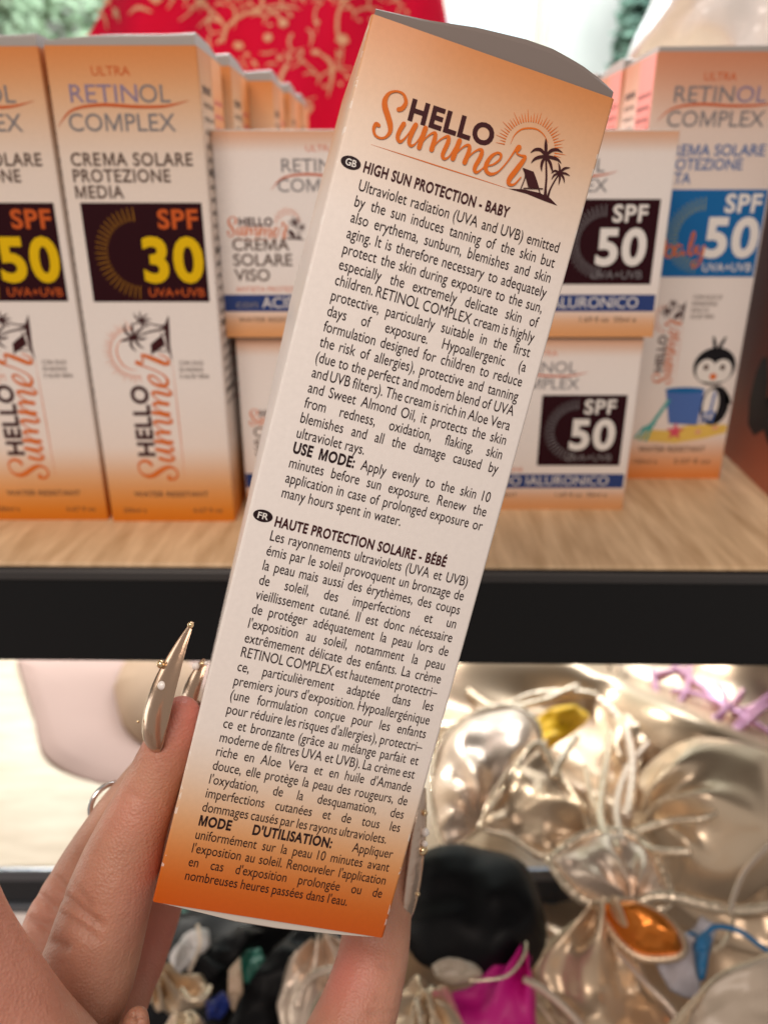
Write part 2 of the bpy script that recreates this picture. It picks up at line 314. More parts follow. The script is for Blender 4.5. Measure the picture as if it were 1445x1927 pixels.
# ================================================================== SETTING
SHZ = CZ - 0.1324
M['wood'] = mat('oak_laminate', (0.5, 0.33, 0.18), 0.42)
mixnoise(M['wood'], (0.49, 0.315, 0.165), (0.80, 0.575, 0.35), 11, 0.30, 0.72, 'Object', (16, 2.2, 1), 9)
bump(M['wood'], 30, 0.15, 0.0005, 6, vec_scale=(10, 0.8, 1))
M['black'] = mat('black_powder_coat', (0.003, 0.003, 0.004), 0.3, **{'Specular IOR Level': 0.35}); bump(M['black'], 600, 0.06, 0.0002)
M['black_trim'] = mat('dark_grey_trim', (0.045, 0.042, 0.042), 0.35)
sh = thing('display_shelf', 'oak topped display shelf with thick black front edge carrying the boxes', 'shelf', (0, 0.2647, SHZ), R(-0.8))
boxobj('shelf_board', (-0.7, 0.7, 0.0015, 0.36, -0.020, 0), M['wood'], sh)
boxobj('front_edge', (-0.7, 0.7, 0, 0.018, -0.0440, -0.0015), M['black'], sh, 0.0012)
boxobj('trim_strip', (-0.7, 0.7, -0.0012, 0.004, -0.0062, -0.0022), M['black_trim'], sh, 0.0006)
boxobj('under_panel', (-0.7, 0.7, 0.0185, 0.36, -0.042, -0.022), M['black'], sh)
M['pale_wood'] = mat('pale_oak', (0.6, 0.5, 0.36), 0.5)
mixnoise(M['pale_wood'], (0.50, 0.40, 0.27), (0.68, 0.58, 0.44), 6, 0.3, 0.7, 'Object', (3, 14, 1), 7)
M['steel'] = mat('blue_grey_steel', (0.20, 0.22, 0.25), 0.32, 0.6); M['steel_dark'] = mat('dark_slate_steel', (0.035, 0.04, 0.048), 0.4, 0.3)
LSZ = CZ - 0.42
ls = thing('lower_shelf', 'pale oak lower shelf with grey steel front rail behind the fingers', 'shelf', (0, 0.386, LSZ))
boxobj('shelf_board', (-0.8, 0.8, 0.002, 0.75, -0.02, 0), M['pale_wood'], ls)
boxobj('rail_lip', (-0.8, 0.8, -0.002, 0.002 - 0.0004, -0.009, 0.0006), M['steel'], ls, 0.001)
boxobj('rail_channel', (-0.8, 0.8, 0.0022, 0.008, -0.030, -0.0205), M['steel_dark'], ls, 0.0005)
boxobj('rail_face', (-0.8, 0.8, -0.0005, 0.0018, -0.030, -0.0094), M['steel_dark'], ls, 0.0005)
boxobj('rail_foot', (-0.8, 0.8, -0.003, 0.008, -0.038, -0.0304), M['steel'], ls, 0.001)
M['floor'] = bump(mat('pinkish_floor', (0.55, 0.42, 0.36), 0.5), 20, 0.1)
fl = link('floor', [(-3, -1, 0), (3, -1, 0), (3, 2.2, 0), (-3, 2.2, 0)], [(0, 1, 2, 3)], M['floor']); fl['kind'] = 'structure'; fl['label'] = 'pinkish shop floor far below'
tr = thing('display_tray', 'dark tray under the heap of swimwear', 'tray', (0.3, 0.21, CZ - 0.55))
M['tray'] = mat('dark_tray', (0.03, 0.022, 0.02), 0.5)
boxobj('tray_base', (-0.52, 0.5, -0.2, 0.168, -0.01, 0), M['tray'], tr)
boxobj('tray_wall', (-0.52, 0.5, -0.21, -0.2005, -0.01, 0.06), M['tray'], tr)
# ------------------------------------------------------------------ outside the shop window
M['stucco'] = bump(mixnoise(mat('pale_stucco', (0.7, 0.69, 0.64), 0.8), (0.62, 0.62, 0.58), (0.76, 0.75, 0.70), 3), 40, 0.2, 0.01)
M['stucco_trim'] = mat('cream_stone_trim', (0.72, 0.66, 0.55), 0.8); M['win_glass'] = mat('far_window_glass', (0.62, 0.70, 0.72), 0.3)
bd = thing('stucco_building', 'pale stucco building across the street, out of focus', 'building', (0, 5.0, 0))
boxobj('wall', (-6, 6, 0.0, 0.4, 0, 4.5), M['stucco'], bd, 0)
for x in (0.86,): boxobj('pilaster', (x, x + 0.035, -0.07, -0.002, 0, 4.5), M['stucco_trim'], bd, 0.01)
for x0, x1 in ((0.30, 0.84),):
    wn = boxobj('window', (x0, x1, -0.03, -0.003, 1.2, 3.0), M['stucco_trim'], bd, 0.004)
    boxobj('pane', (x0 + 0.05, x1 - 0.05, -0.045, -0.033, 1.25, 2.95), M['win_glass'], wn, 0)
boxobj('cornice', (-6, 6, -0.09, -0.075, 1.86, 1.90), M['stucco_trim'], bd, 0.005)
M['bark'] = mat('bark', (0.10, 0.07, 0.05), 0.9)
def tree(name, label, c, rx, rz, cols, n, seed):
    rnd = random.Random(seed); t = thing(name, label, 'tree', (c[0], c[1], 0), 0, 'street trees outside')
    V, F = [], []
    for i in range(9):
        z = c[2] * i / 8
        for j in range(8): V.append((0.05 * (1.3 - i / 9) * math.cos(j * math.pi / 4), 0.05 * (1.3 - i / 9) * math.sin(j * math.pi / 4), z))
    F = [(i * 8 + j, i * 8 + (j + 1) % 8, (i + 1) * 8 + (j + 1) % 8, (i + 1) * 8 + j) for i in range(8) for j in range(8)]
    link('trunk', V, F, M['bark'], t)
    m = mat(name + '_leaf', cols[0], 0.6); mixnoise(m, cols[0], cols[1], 3, 0.4, 0.6)
    V, F = [], []
    clumps = [(rnd.uniform(-1, 1), rnd.uniform(-1, 1), rnd.uniform(-1, 1), rnd.uniform(0.2, 0.45)) for _ in range(26)]
    for k in range(n):
        a = rnd.choice(clumps); q = Vector((rnd.gauss(0, 1), rnd.gauss(0, 1), rnd.gauss(0, 1))) * a[3] * 0.6
        p_ = Vector(((a[0] + q.x) * rx, (a[1] + q.y) * rx * 0.6, c[2] + (a[2] + q.z) * rz))
        u_ = Vector((rnd.gauss(0, 1), rnd.gauss(0, 1), rnd.gauss(0, 1))).normalized(); v_ = u_.orthogonal().normalized(); s = rnd.uniform(0.03, 0.07)
        b = len(V); V += [p_ - u_ * s, p_ + v_ * s * 0.5, p_ + u_ * s, p_ - v_ * s * 0.5]; F.append((b, b + 1, b + 2, b + 3))
    o = link('crown', V, F, m, t); return t
tree('leafy_tree', 'bright green leafy tree outside at the upper left', (-1.75, 4.2, 2.1), 0.8, 0.75, ((0.16, 0.26, 0.13), (0.42, 0.52, 0.36)), 2600, 1)
tree('dark_tree', 'dark green tree outside between building and pale plastic bag', (1.26, 4.3, 2.1), 0.13, 0.7, ((0.06, 0.13, 0.10), (0.17, 0.27, 0.20)), 1500, 2)
# ------------------------------------------------------------------ red dress behind the boxes
M['red'] = bump(mat('red_viscose', (0.68, 0.006, 0.046), 0.75, **{'Specular IOR Level': 0.1}), 700, 0.1, 0.0004)
M['gold_print'] = mat('gold_floral_print', (0.76, 0.44, 0.27), 0.7)
DY = 0.95
def dress_pt(px, py):
    b = PY(px, py, DY); t = (px - 510) / 345
    y = -0.10 * max(0.0, 1 - t * t) + 0.010 * math.sin(px / 27 + py / 80 + 2 * noise.noise(Vector((px / 200, py / 300, 7)))) + 0.025 * noise.noise(Vector((px / 110, py / 260, 3)))
    return b + Vector((0, y, 0))
V, F = [], []; NX, NY = 60, 30
for j in range(NY + 1):
    py = -120 + 520 * j / NY; xl = 215 - 0.75 * py if py > 0 else 215 - 0.3 * py; xl = max(xl, 120); xr = 830 + 0.25 * py
    for i in range(NX + 1): V.append(dress_pt(xl + (xr - xl) * i / NX, py))
F = [(j * (NX + 1) + i, j * (NX + 1) + i + 1, (j + 1) * (NX + 1) + i + 1, (j + 1) * (NX + 1) + i) for j in range(NY) for i in range(NX)]
dr = thing('dress', 'bright red dress with gold floral tendrils hanging behind the boxes', 'dress')
fab = link('fabric', V, F, M['red'], dr, True); s_ = fab.modifiers.new('thickness', 'SOLIDIFY'); s_.thickness = 0.004; s_.offset = 1
def dress_print(lst, blobs):
    V, F = [], []
    S = 1 / 2.007
    for pts in lst:
        q = spline([(a * S, b * S, c * S * 0.45) for a, b, c in pts], 8); b0 = len(V)
        for i, (x, y, wd) in enumerate(q):
            a, c = q[max(i - 1, 0)], q[min(i + 1, len(q) - 1)]; tx, ty = c[0] - a[0], c[1] - a[1]; l = math.hypot(tx, ty) or 1
            for sg in (1, -1): V.append(dress_pt(x - sg * ty / l * wd / 2, y + sg * tx / l * wd / 2) + Vector((0, -0.0022, 0)))
        F.extend((b0 + 2 * i, b0 + 2 * i + 1, b0 + 2 * i + 3, b0 + 2 * i + 2) for i in range(len(q) - 1))
    for x, y, rx, ry in blobs:
        rx, ry = rx * (0.9 if rx > 60 else 0.62), ry * (0.9 if rx > 60 else 0.62)
        b0 = len(V); V.append(dress_pt(x * S, y * S) + Vector((0, -0.0030, 0)))
        for k in range(20):
            a = k * math.pi / 10; rr = 1 + 0.12 * math.sin(5 * a); V.append(dress_pt((x + rx * rr * math.cos(a)) * S, (y + ry * rr * math.sin(a)) * S) + Vector((0, -0.0030, 0)))
        F.extend((b0, b0 + 1 + k, b0 + 1 + (k + 1) % 20) for k in range(20))
    return link('floral_print', V, F, M['gold_print'], dr)
DSTR, DBLB = ([[(1040, -20, 14), (1042, 60, 22), (1035, 108, 24), (980, 132, 22), (930, 172, 20), (912, 225, 14)], [(815, 75, 24), (860, 110, 20), (905, 150, 16), (925, 185, 12)], [(1050, 108, 16), (1085, 125, 18), (1112, 155, 22)], [(1050, 104, 14), (1110, 95, 14), (1170, 108, 4)],
 [(820, 170, 8), (860, 150, 22), (905, 158, 20), (925, 185, 10)], [(1360, 50, 10), (1318, 75, 22), (1296, 120, 20), (1292, 180, 22), (1308, 240, 12), (1300, 300, 6)], [(1232, 258, 14), (1268, 285, 30), (1272, 335, 26), (1258, 400, 6)],
 [(1130, 300, 30), (1108, 345, 30), (1112, 400, 20), (1150, 430, 16), (1220, 405, 6)], [(1160, 490, 34), (1205, 440, 26), (1180, 420, 14)], [(1395, -10, 18), (1415, 25, 22), (1450, 50, 8)], [(380, 40, 12), (410, 75, 24), (425, 125, 8)], [(455, 50, 14), (490, 80, 30), (505, 120, 8)], [(520, 10, 10), (570, 18, 26), (640, 8, 12)], [(560, 105, 10), (600, 88, 26), (650, 104, 12)], [(690, 10, 10), (720, 45, 20), (700, 90, 8)], [(1125, 520, 20), (1110, 470, 26), (1130, 430, 10)], [(740, 130, 10), (780, 105, 16), (815, 78, 20)]],
 [(900, 10, 92, 58), (665, 56, 32, 32), (815, 75, 24, 22), (1112, 158, 26, 24), (1060, 206, 24, 22), (960, 232, 26, 20), (1308, 206, 34, 28), (1052, 8, 26, 26), (480, 78, 26, 24), (430, 20, 30, 22)])
dress_print(DSTR, DBLB)
for ox_, oy_, sc2 in ((-60, -40, 0.55), (420, 250, 0.5), (700, -30, 0.5), (250, 60, 0.45), (900, 180, 0.45), (560, 40, 0.4)):
    keepin = lambda x, y: 400 < x < 1560 and -60 < y < 560
    L2 = [[((a_ - 700) * sc2 + 700 + ox_, b_ * sc2 + oy_, c_ * 0.62) for a_, b_, c_ in st] for st in DSTR]
    B2 = [((a_ - 700) * sc2 + 700 + ox_, b_ * sc2 + oy_, rx * sc2 * (0.5 if rx > 60 else 1), ry * sc2 * (0.5 if rx > 60 else 1)) for a_, b_, rx, ry in DBLB]
    dress_print([st for st in L2 if all(keepin(q[0], q[1]) for q in st)], [q for q in B2 if keepin(q[0], q[1])])
# ------------------------------------------------------------------ boxes on the shelf
def swoosh(pr, x0, x1, zl, zm, zr, k=1.0):
    w_ = x1 - x0
    pr.strokes('swoosh', [[(x0, zl, 0.1), (x0 + 0.12 * w_, zl + (zm - zl) * 0.75, 0.7 * k), (x0 + 0.34 * w_, zm, 1.0 * k), (x0 + 0.6 * w_, zm - 0.55, 1.0 * k), (x0 + 0.82 * w_, zm - 0.4, 0.8 * k), (x1, zr, 0.1)]], M['orange_dim'], 2, 8)
def sunburst(pr, cx_, cz_, r1, r2, a0, a1, n, m, layer=2):
    pr.strokes('sun_rays', [[(cx_ + r1 * math.cos(a), cz_ + r1 * math.sin(a), 0.5), (cx_ + r2 * math.cos(a), cz_ + r2 * math.sin(a), 0.35)] for a in [a0 + (a1 - a0) * i / (n - 1) for i in range(n)]], m, layer, 1, cap=False)
def smallprint(pr, lines, x, z, cap, lead, m, layer=1, align='L'):
    for i, t in enumerate(lines): pr.text('small_print', t, x, z - i * lead, cap, m, layer, None, 0.01, 0.8, align)
def side_print(t, W, T, H, right=True):
    """lettering on the side panel"""
    if right: Mx = Matrix.Translation((W, 0, 0)) @ Matrix.Rotation(R(90), 4, 'Z')
    else: Mx = Matrix.Translation((0, T, 0)) @ Matrix.Rotation(R(-90), 4, 'Z')
    s = Print(t, Mx); Tm = T * 1000; Hm = H * 1000
    rnd = random.Random(int(Hm))
    V, F = [], []
    s.rect('side_stripe', Tm * 0.52, Tm - 0.6, Hm * 0.50, Hm - 0.6, M['side_orange'] if right else M['side_red'])
    words = ['protezione solare media', 'resistente all acqua', 'crema corpo e viso', 'con filtri UVA e UVB', 'applicare prima del sole', 'agitare bene', 'evitare gli occhi', 'uso esterno']
    for i in range(26):
        s.text('side_lettering', words[i % 8], 4 if right else Tm * 0.1, Hm - 14 - i * 4.6, 2.4 if i % 6 else 3.4, M['ink'], 2, min(Tm * 0.42, 13 + 6 * rnd.random()), 0.02 if i % 6 == 0 else 0)
        s.text('side_lettering', words[(i + 3) % 8], Tm * 0.56, Hm - 16 - i * 4.6, 2.0, M['star'] if right else M['maroon'], 2, Tm * 0.36, 0.01)
def row_boxes(x, y, W, H, T, mname, count, label, group, right, shift=0.0):
    """boxes standing one behind another"""
    first = None
    words = ['second', 'third', 'fourth', 'fifth']
    for i in range(count):
        t = thing('sunscreen_box', label % words[i], 'box', (x + (shift[i] if isinstance(shift, tuple) else shift * i), y + i * (T + 0.0022), SHZ), 0, group)
        if first is None:
            first = t; carton(t, W, H, T, M[mname]); lid(t, 'top_flap', W, T, H, (lambda u: 0.0012 + 0.0035 * u) if right else (lambda u: 0.0012 + 0.0035 * (1 - u)), M['flap_grey'])
            side_print(t, W, T, H, right)
        else:
            for ch in first.children:
                c = ch.copy(); sc.collection.objects.link(c); c.parent = t
TW, TH, TT = 0.0533, 0.180, 0.0425
def tall_box(x, y, label, num, media):
    t = thing('sunscreen_box', label, 'box', (x, y, SHZ), 0, 'tall sunscreen boxes at the front of the shelf')
    carton(t, TW, TH, TT, M['tall'])
    lid(t, 'top_flap', TW, TT, TH, lambda u: 0.0018 + 0.0030 * u + 0.0006 * math.sin(5 * u), M['flap_grey'])
    p_ = Print(t)
    p_.text('top_lettering', 'ULTRA', 22.4, 170.8, 2.9, M['orange_dim'], 1, 13.6, 0.0, align='C')
    p_.text('brand_lettering', 'RETIN', 7.0, 162.4, 5.6, M['violet_ink'], 1, 24.0, 0.004)
    p_.text('brand_lettering', 'OL', 31.6, 162.4, 5.6, M['silver_ink'], 1, 11.0, 0.004)
    p_.text('brand_lettering', 'COMPLEX', 5.2, 153.2, 5.6, M['silver_ink'], 1, 38.4, 0.006)
    swoosh(p_, 1.2, 49.0, 154.6, 161.6, 163.0)
    z = 141.8
    for ln, wd in zip(media, (44.5, 35.8, 18.0)):
        p_.text('title_lettering', ln, 4.0, z, 4.2, M['ink_soft'], 1, wd, 0.022); z -= 5.5
    p_.rect('dark_panel', 5.2, 50.4, 93.3, 129.2, M['panel'], 1)
    p_.text('spf_lettering', 'SPF', 48.6, 120.3, 6.4, M['orange_dim'], 2, 15.2, 0.028, align='R')
    p_.text('spf_number', num, 49.4, 101.2, 15.2, M['yellow_ink'], 2, 23.2, 0.034, align='R')
    p_.text('uva_lettering', 'UVA+UVB', 48.8, 95.3, 3.1, M['orange_dim'], 2, 21.6, 0.004, align='R')
    sunburst(p_, 25.0, 111, 11.8, 16.6, R(92), R(265), 25, M['gold_ink'])
    logo(p_, (33.5, 20.0), 1.78, R(90), 'maroon', 1)
    smallprint(p_, ['CON OLIO', 'DI MONOI', 'E ALOE VERA'], 36.0, 68.5, 1.7, 2.7, M['ink_soft'])
    p_.text('water_lettering', 'WATER RESISTANT', 11.0, 11.6, 2.3, M['ink_soft'], 1, 32.0, 0.012)
    p_.text('volume_lettering', '200ml e', 5.4, 4.3, 2.0, M['ink_soft'], 1, 10, 0.005)
    p_.text('volume_lettering', '6.67 fl oz', 48.4, 4.3, 2.0, M['ink_soft'], 1, 12.5, 0.005, align='R')
    side_print(t, TW, TT, TH, True)
    return t
BX, BY = -0.1184, 0.309
tall_box(BX, BY, 'tall orange and cream sunscreen box reading SPF 30 in yellow', '30', ['CREMA SOLARE', 'PROTEZIONE', 'MEDIA'])
tall_box(BX - TW - 0.0024, BY + 0.0015, 'tall sunscreen box cut by the left edge, reading SPF 50 in yellow', '50', ['CREMA SOLARE', 'PROTEZIONE', 'ALTA'])
row_boxes(BX + 0.0008, BY + TT + 0.004, TW, TH, TT, 'tall', 4, '%s orange box in the row behind the yellow SPF 30 box', 'orange boxes queued behind the SPF 30 box', True, (0.0024, 0.0134, 0.0165, 0.0175))
# baby box
t = thing('sunscreen_box', 'tall box with blue SPF 50 panel, penguin and beach bucket picture', 'box', (0.1122, 0.3637, SHZ))
BW, BH, BT = 0.0562, 0.1862, 0.045
carton(t, BW, BH, BT, M['baby']); lid(t, 'top_flap', BW, BT, BH, lambda u: 0.0022 + 0.0006 * u, M['flap_grey'])
p_ = Print(t)
p_.text('top_lettering', 'ULTRA', 27.2, 175.8, 2.9, M['orange_dim'], 1, 13.4, 0.0, align='C')
p_.text('brand_lettering', 'RETIN', 9.0, 167.8, 5.9, M['silver_ink'], 1, 25.0, 0.006)
p_.text('brand_lettering', 'OL', 35.0, 167.8, 5.9, M['violet_ink'], 1, 12.6, 0.004)
p_.text('brand_lettering', 'COMPLEX', 7.2, 158.6, 5.9, M['silver_ink'], 1, 41.2, 0.006)
swoosh(p_, 3.0, 53.0, 160.6, 167.0, 167.6)
for i, (ln, wd) in enumerate((('CREMA SOLARE', 44.2), ('PROTEZIONE', 35.5), ('ALTA', 14.0))): p_.text('title_lettering', ln, 6.8, 147.4 - i * 5.5, 4.3, M['blue_text'], 1, wd, 0.018)
p_.rect('blue_panel', 9.5, 55.2, 97.4, 134.0, M['blue'], 1)
p_.text('spf_lettering', 'SPF', 53.4, 124.8, 7.2, M['white_ink'], 2, 16.0, 0.03, align='R')
p_.text('spf_number', '50', 54.6, 106.4, 15.6, M['white_ink'], 3, 24.4, 0.034, align='R')
p_.text('uva_lettering', 'UVA+UVB', 53.6, 99.8, 3.5, M['white_ink'], 2, 22.0, 0.004, align='R')
sunburst(p_, 29.0, 115, 10.5, 16.0, R(92), R(265), 24, M['olive'])
p_.strokes('script_lettering', [[(12, 116, 0.9), (13.5, 112, 1.2), (14, 107, 1.1), (16.5, 106, 0.7), (17.6, 109, 0.9), (15.6, 111, 0.7), (14.2, 109, 0.4)], [(21, 110.5, 0.7), (19, 111, 0.9), (18, 108, 1.0), (19.5, 106.5, 0.7), (21.5, 109, 0.5), (21.8, 107, 0.9), (23.5, 108, 0.4)], [(24, 108, 0.5), (26, 114, 0.6), (25.2, 116.5, 0.8), (24.4, 111, 1.0), (25, 106.8, 0.9), (27, 108.8, 0.8), (26.2, 110.6, 0.6)],
   [(28, 110.5, 1.0), (28.2, 107.4, 0.8), (30.2, 108.2, 0.6), (31, 111, 0.9), (30.2, 104, 0.9), (27.6, 101.6, 0.8), (26.6, 103.4, 0.6), (30, 105.6, 0.4)]], M['orange_ink'], 4, 6)
logo(p_, (26.5, 48.6), 1.0, R(90), 'maroon', 1)
smallprint(p_, ['CON OLIO DI', 'MANDORLE', 'DOLCI E', 'ALOE VERA'], 29.6, 87.6, 1.8, 2.9, M['ink_soft'])
# generic penguin with bucket
p_.ellipse('penguin_back', 47.6, 37.5, 6.9, 9.8, M['black_ink'], 1)
p_.poly('penguin_flipper', [(51.5, 45), (54.0, 42.5), (57.0, 38.5) if False else (55.6, 38.5), (52.5, 37.8)], M['black_ink'], 1)
p_.ellipse('penguin_belly', 45.6, 38.0, 3.8, 7.6, M['white_ink'], 2)
p_.ellipse('penguin_head', 44.4, 56.6, 10.0, 9.0, M['black_ink'], 3)
p_.strokes('penguin_tuft', [[(43.6, 64, 1.6), (42.6, 68, 1.6), (41.8, 70.4, 0.8)], [(44.6, 64, 1.6), (46.4, 68, 1.6), (47.4, 70.2, 0.8)]], M['black_ink'], 3, 5)
p_.ellipse('penguin_cheek', 40.6, 54.6, 4.6, 5.4, M['white_ink'], 4); p_.ellipse('penguin_cheek', 48.2, 54.6, 4.6, 5.4, M['white_ink'], 5)
p_.ellipse('penguin_chin', 44.4, 51.4, 5.8, 2.6, M['white_ink'], 6)
for x in (40.4, 48.2):
    p_.ellipse('penguin_eye', x, 56.2, 1.2, 1.4, M['ink_soft'], 7)
p_.ellipse('penguin_beak', 44.4, 51.8, 1.7, 1.5, M['orange_ink'], 8)
p_.poly('sand', [(11.5, 21), (18, 25.5), (27, 25), (38, 28.2), (55.4, 28.0), (55.4, 24), (45, 21), (31, 18.6), (18, 19.5)], M['sand'], 1)
p_.poly('bucket', [(23.0, 45.2), (41.4, 45.6), (40.6, 27.8), (26.6, 28.6)], M['bucket'], 4)
p_.ellipse('bucket_rim', 32.2, 45.2, 9.6, 1.4, M['blue'], 5)
p_.strokes('toy_rake', [[(25, 40, 1.6), (20, 31, 1.8), (17, 26, 1.8)], [(19.6, 28.6, 1.6), (14.2, 25.8, 1.6)], [(19, 28, 1.2), (16.4, 20, 1.2)], [(16.6, 27, 1.2), (13.6, 20.5, 1.2)], [(14.4, 26, 1.2), (11.2, 21.4, 1.2)]], M['teal'], 6, 4)
p_.strokes('toy_fork', [[(46.6, 44, 1.2), (46.0, 36, 1.2), (44.6, 29.5, 1.2)], [(43.0, 34, 1.0), (42.2, 29, 1.0)], [(47.8, 34, 1.0), (47.2, 29, 1.0)], [(43, 34, 1.0), (47.8, 34.4, 1.0)]], M['bucket'], 7, 4)
p_.poly('starfish', [(30.2 + (4.6 if k % 2 == 0 else 1.9) * math.sin(k * math.pi / 5), 24.6 + (4.6 if k % 2 == 0 else 1.9) * math.cos(k * math.pi / 5)) for k in range(10)], M['star'], 8)
p_.ellipse('shell', 41.5, 24.5, 1.4, 1.3, M['peach_ink'], 8); p_.ellipse('shell', 49.5, 26.6, 1.6, 1.1, M['peach_ink'], 8)
p_.text('water_lettering', 'WATER RESISTANT', 13.5, 14.2, 2.6, M['ink_soft'], 2, 33.0, 0.01)
p_.text('volume_lettering', '150ml e', 11.5, 8.0, 2.3, M['ink_soft'], 2, 12, 0.0); p_.text('volume_lettering', '5.07 fl oz', 50.0, 8.0, 2.3, M['ink_soft'], 2, 18, 0.0, align='R')
side_print(t, BW, BT, BH, False)
row_boxes(0.1116, 0.3637 + BT + 0.003, BW, BH, BT, 'baby', 2, '%s pinkish box in the row behind the blue panelled box', 'boxes queued behind the blue panelled box', False, -0.001)
# box at the right edge, its shade put into the colour
t = thing('sunscreen_box', 'box side painted dark with shade at the far right edge of the shelf', 'box', (0.1815, 0.338, SHZ), R(-4.5))
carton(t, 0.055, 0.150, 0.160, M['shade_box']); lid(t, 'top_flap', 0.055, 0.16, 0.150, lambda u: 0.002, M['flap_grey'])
s = Print(t, Matrix.Translation((0, 0.16, 0)) @ Matrix.Rotation(R(-90), 4, 'Z'))
s.poly('side_emblem', [(x_ + 100, z_) for x_, z_ in ((18, 50), (22, 58), (28, 60), (34, 50), (38, 36), (44, 50), (52, 58), (57, 55), (57, 25), (48, 22), (40, 27), (30, 21), (20, 24), (16, 36))], M['black_ink'], 1)
s.ellipse('side_label', 148, 84, 8, 12, M['silver_ink'], 1)
# jar boxes
JW, JH, JT = 0.082, 0.0765, 0.075
def jar_box(x, y, z, label, rz=0):
    t = thing('face_cream_box', label, 'box', (x, y, z), rz, 'wide face cream boxes stacked in pairs')
    carton(t, JW, JH, JT, M['jar']); lid(t, 'top_flap', JW, JT, JH, lambda u: 0.0006, M['flap'])
    p_ = Print(t)
    p_.text('top_lettering', 'ULTRA', 41, 69.5, 2.2, M['red_text'], 1, 11, 0, align='C')
    p_.text('brand_lettering', 'RETINOL', 26.0, 62.4, 4.6, M['silver_ink'], 1, 29.0, 0.004)
    p_.text('brand_lettering', 'COMPLEX', 24.2, 55.4, 4.6, M['silver_ink'], 1, 32.6, 0.006)
    swoosh(p_, 21.6, 60.0, 56.0, 61.6, 62.6, 0.8)
    logo(p_, (4.0, 38.0), 0.78, None, 'maroon', 1)
    for i, (ln, wd) in enumerate((('CREMA', 22.5), ('SOLARE', 23.4), ('VISO', 14.2))): p_.text('title_lettering', ln, 5.2, 34.0 - i * 5.8, 4.4, M['ink_soft'], 1, wd, 0.016)
    p_.text('subtitle_lettering', 'ANTIETA PROTEZIONE', 5.4, 18.2, 1.9, M['red_text'], 1, 30, 0.004)
    p_.rect('dark_panel', 41.5, 78.0, 21.0, 52.8, M['panel'], 1)
    p_.text('spf_lettering', 'SPF', 73.6, 44.6, 6.0, M['white_ink'], 2, 13.6, 0.024, align='R')
    p_.text('spf_number', '50', 74.6, 28.8, 12.8, M['white_ink'], 2, 19.8, 0.034, align='R')
    p_.text('uva_lettering', 'UVA+UVB', 74.2, 23.2, 3.0, M['silver_ink'], 2, 20.4, 0.006, align='R')
    sunburst(p_, 57.5, 37.0, 9.6, 14.0, R(92), R(268), 24, M['silver_ink'])
    p_.rect('blue_band', 0.4, 80.8, 10.4, 17.0, M['navy'], 1)
    p_.text('band_lettering', 'con', 5.0, 11.8, 3.2, M['silver_ink'], 2, 8.8, 0.01); p_.text('band_lettering', 'ACIDO IALURONICO', 15.6, 11.8, 4.2, M['white_ink'], 2, 58.4, 0.0)
    p_.text('volume_lettering', 'WATER RESISTANT', 5.6, 6.2, 1.8, M['ink_soft'], 1, 28, 0.0); p_.text('volume_lettering', '1.69 fl oz  50ml e', 74.0, 6.2, 2.0, M['ink_soft'], 1, 23, 0.0, align='R')
    return t
jar_box(0.0261, 0.3228, SHZ, 'wide SPF 50 face cream box, lower of the right hand stack')
jar_box(0.0290, 0.3210, SHZ + 0.0776, 'wide SPF 50 face cream box, upper of the right hand stack')
jar_box(-0.0620, 0.3235, SHZ, 'wide face cream box mostly hidden beneath the one reading CREMA SOLARE VISO')
jar_box(-0.0650, 0.3208, SHZ + 0.0776, 'wide face cream box beside the SPF 30 box, showing CREMA SOLARE VISO')
# ================================================================== HELD BOX
def cw(v): return RT * v[0] + DN * v[1] + FW * v[2]
HW, HH, HT = 0.0497, 0.180, 0.043
o_ = (-0.04778515, 0.08048314, 0.15877179); ex = Vector((0.04772761, 0.01152166, 0.00774596)).normalized(); ey = Vector((0.04654478, -0.17321366, -0.01518585)).normalized()
mid = ex.dot(ey) / 2; ex2 = (ex - ey * mid).normalized(); ey2 = (ey - ex * mid).normalized()
X_, Z_ = cw(ex2), cw(ey2); Y_ = Z_.cross(X_).normalized()
hb = thing('sunscreen_box', 'tall sunscreen box held upright, covered with English and French text', 'box')
hb.matrix_world = Matrix.Translation(CAM + cw(o_)) @ Matrix((X_, Y_, Z_)).transposed().to_4x4()
skew = lambda t: lerp_tab([(0, 0.0002), (0.2, 0.0008), (0.45, 0.0016), (0.75, 0.0031), (1, 0.0024)], t)
carton(hb, HW, HH, HT, M['carton'], skew)
M['seam'] = bump(mat('glued_seam', (0.66, 0.52, 0.44), 0.3), 900, 0.3, 0.0003)
lid(hb, 'top_flap', HW, HT, HH, lambda u: lerp_tab([(0, 0.0017), (0.2, 0.0030), (0.4, 0.0050), (0.6, 0.0061), (0.72, 0.0061), (0.85, 0.0049), (0.95, 0.0032), (1, 0.0020)], u), M['flap_shade'])
lid(hb, 'bottom_flap', HW, HT, 0.0, lambda u: lerp_tab([(0, 0.0003), (0.15, 0.0012), (0.35, 0.0024), (0.55, 0.0025), (0.8, 0.0016), (0.95, 0.0008), (1, 0.0002)], u), M['flap'], -1)
hp = Print(hb)
logo(hp, (5.73, 157.45), 1.0, None, 'maroon', 1)
XS = 24.5 / (glyphs('many hours spent in water.', 0.0)[3] - glyphs('many hours spent in water.', 0.0)[2])
KC = 2.10 / CAPH; LX, RX = 5.45, 46.7
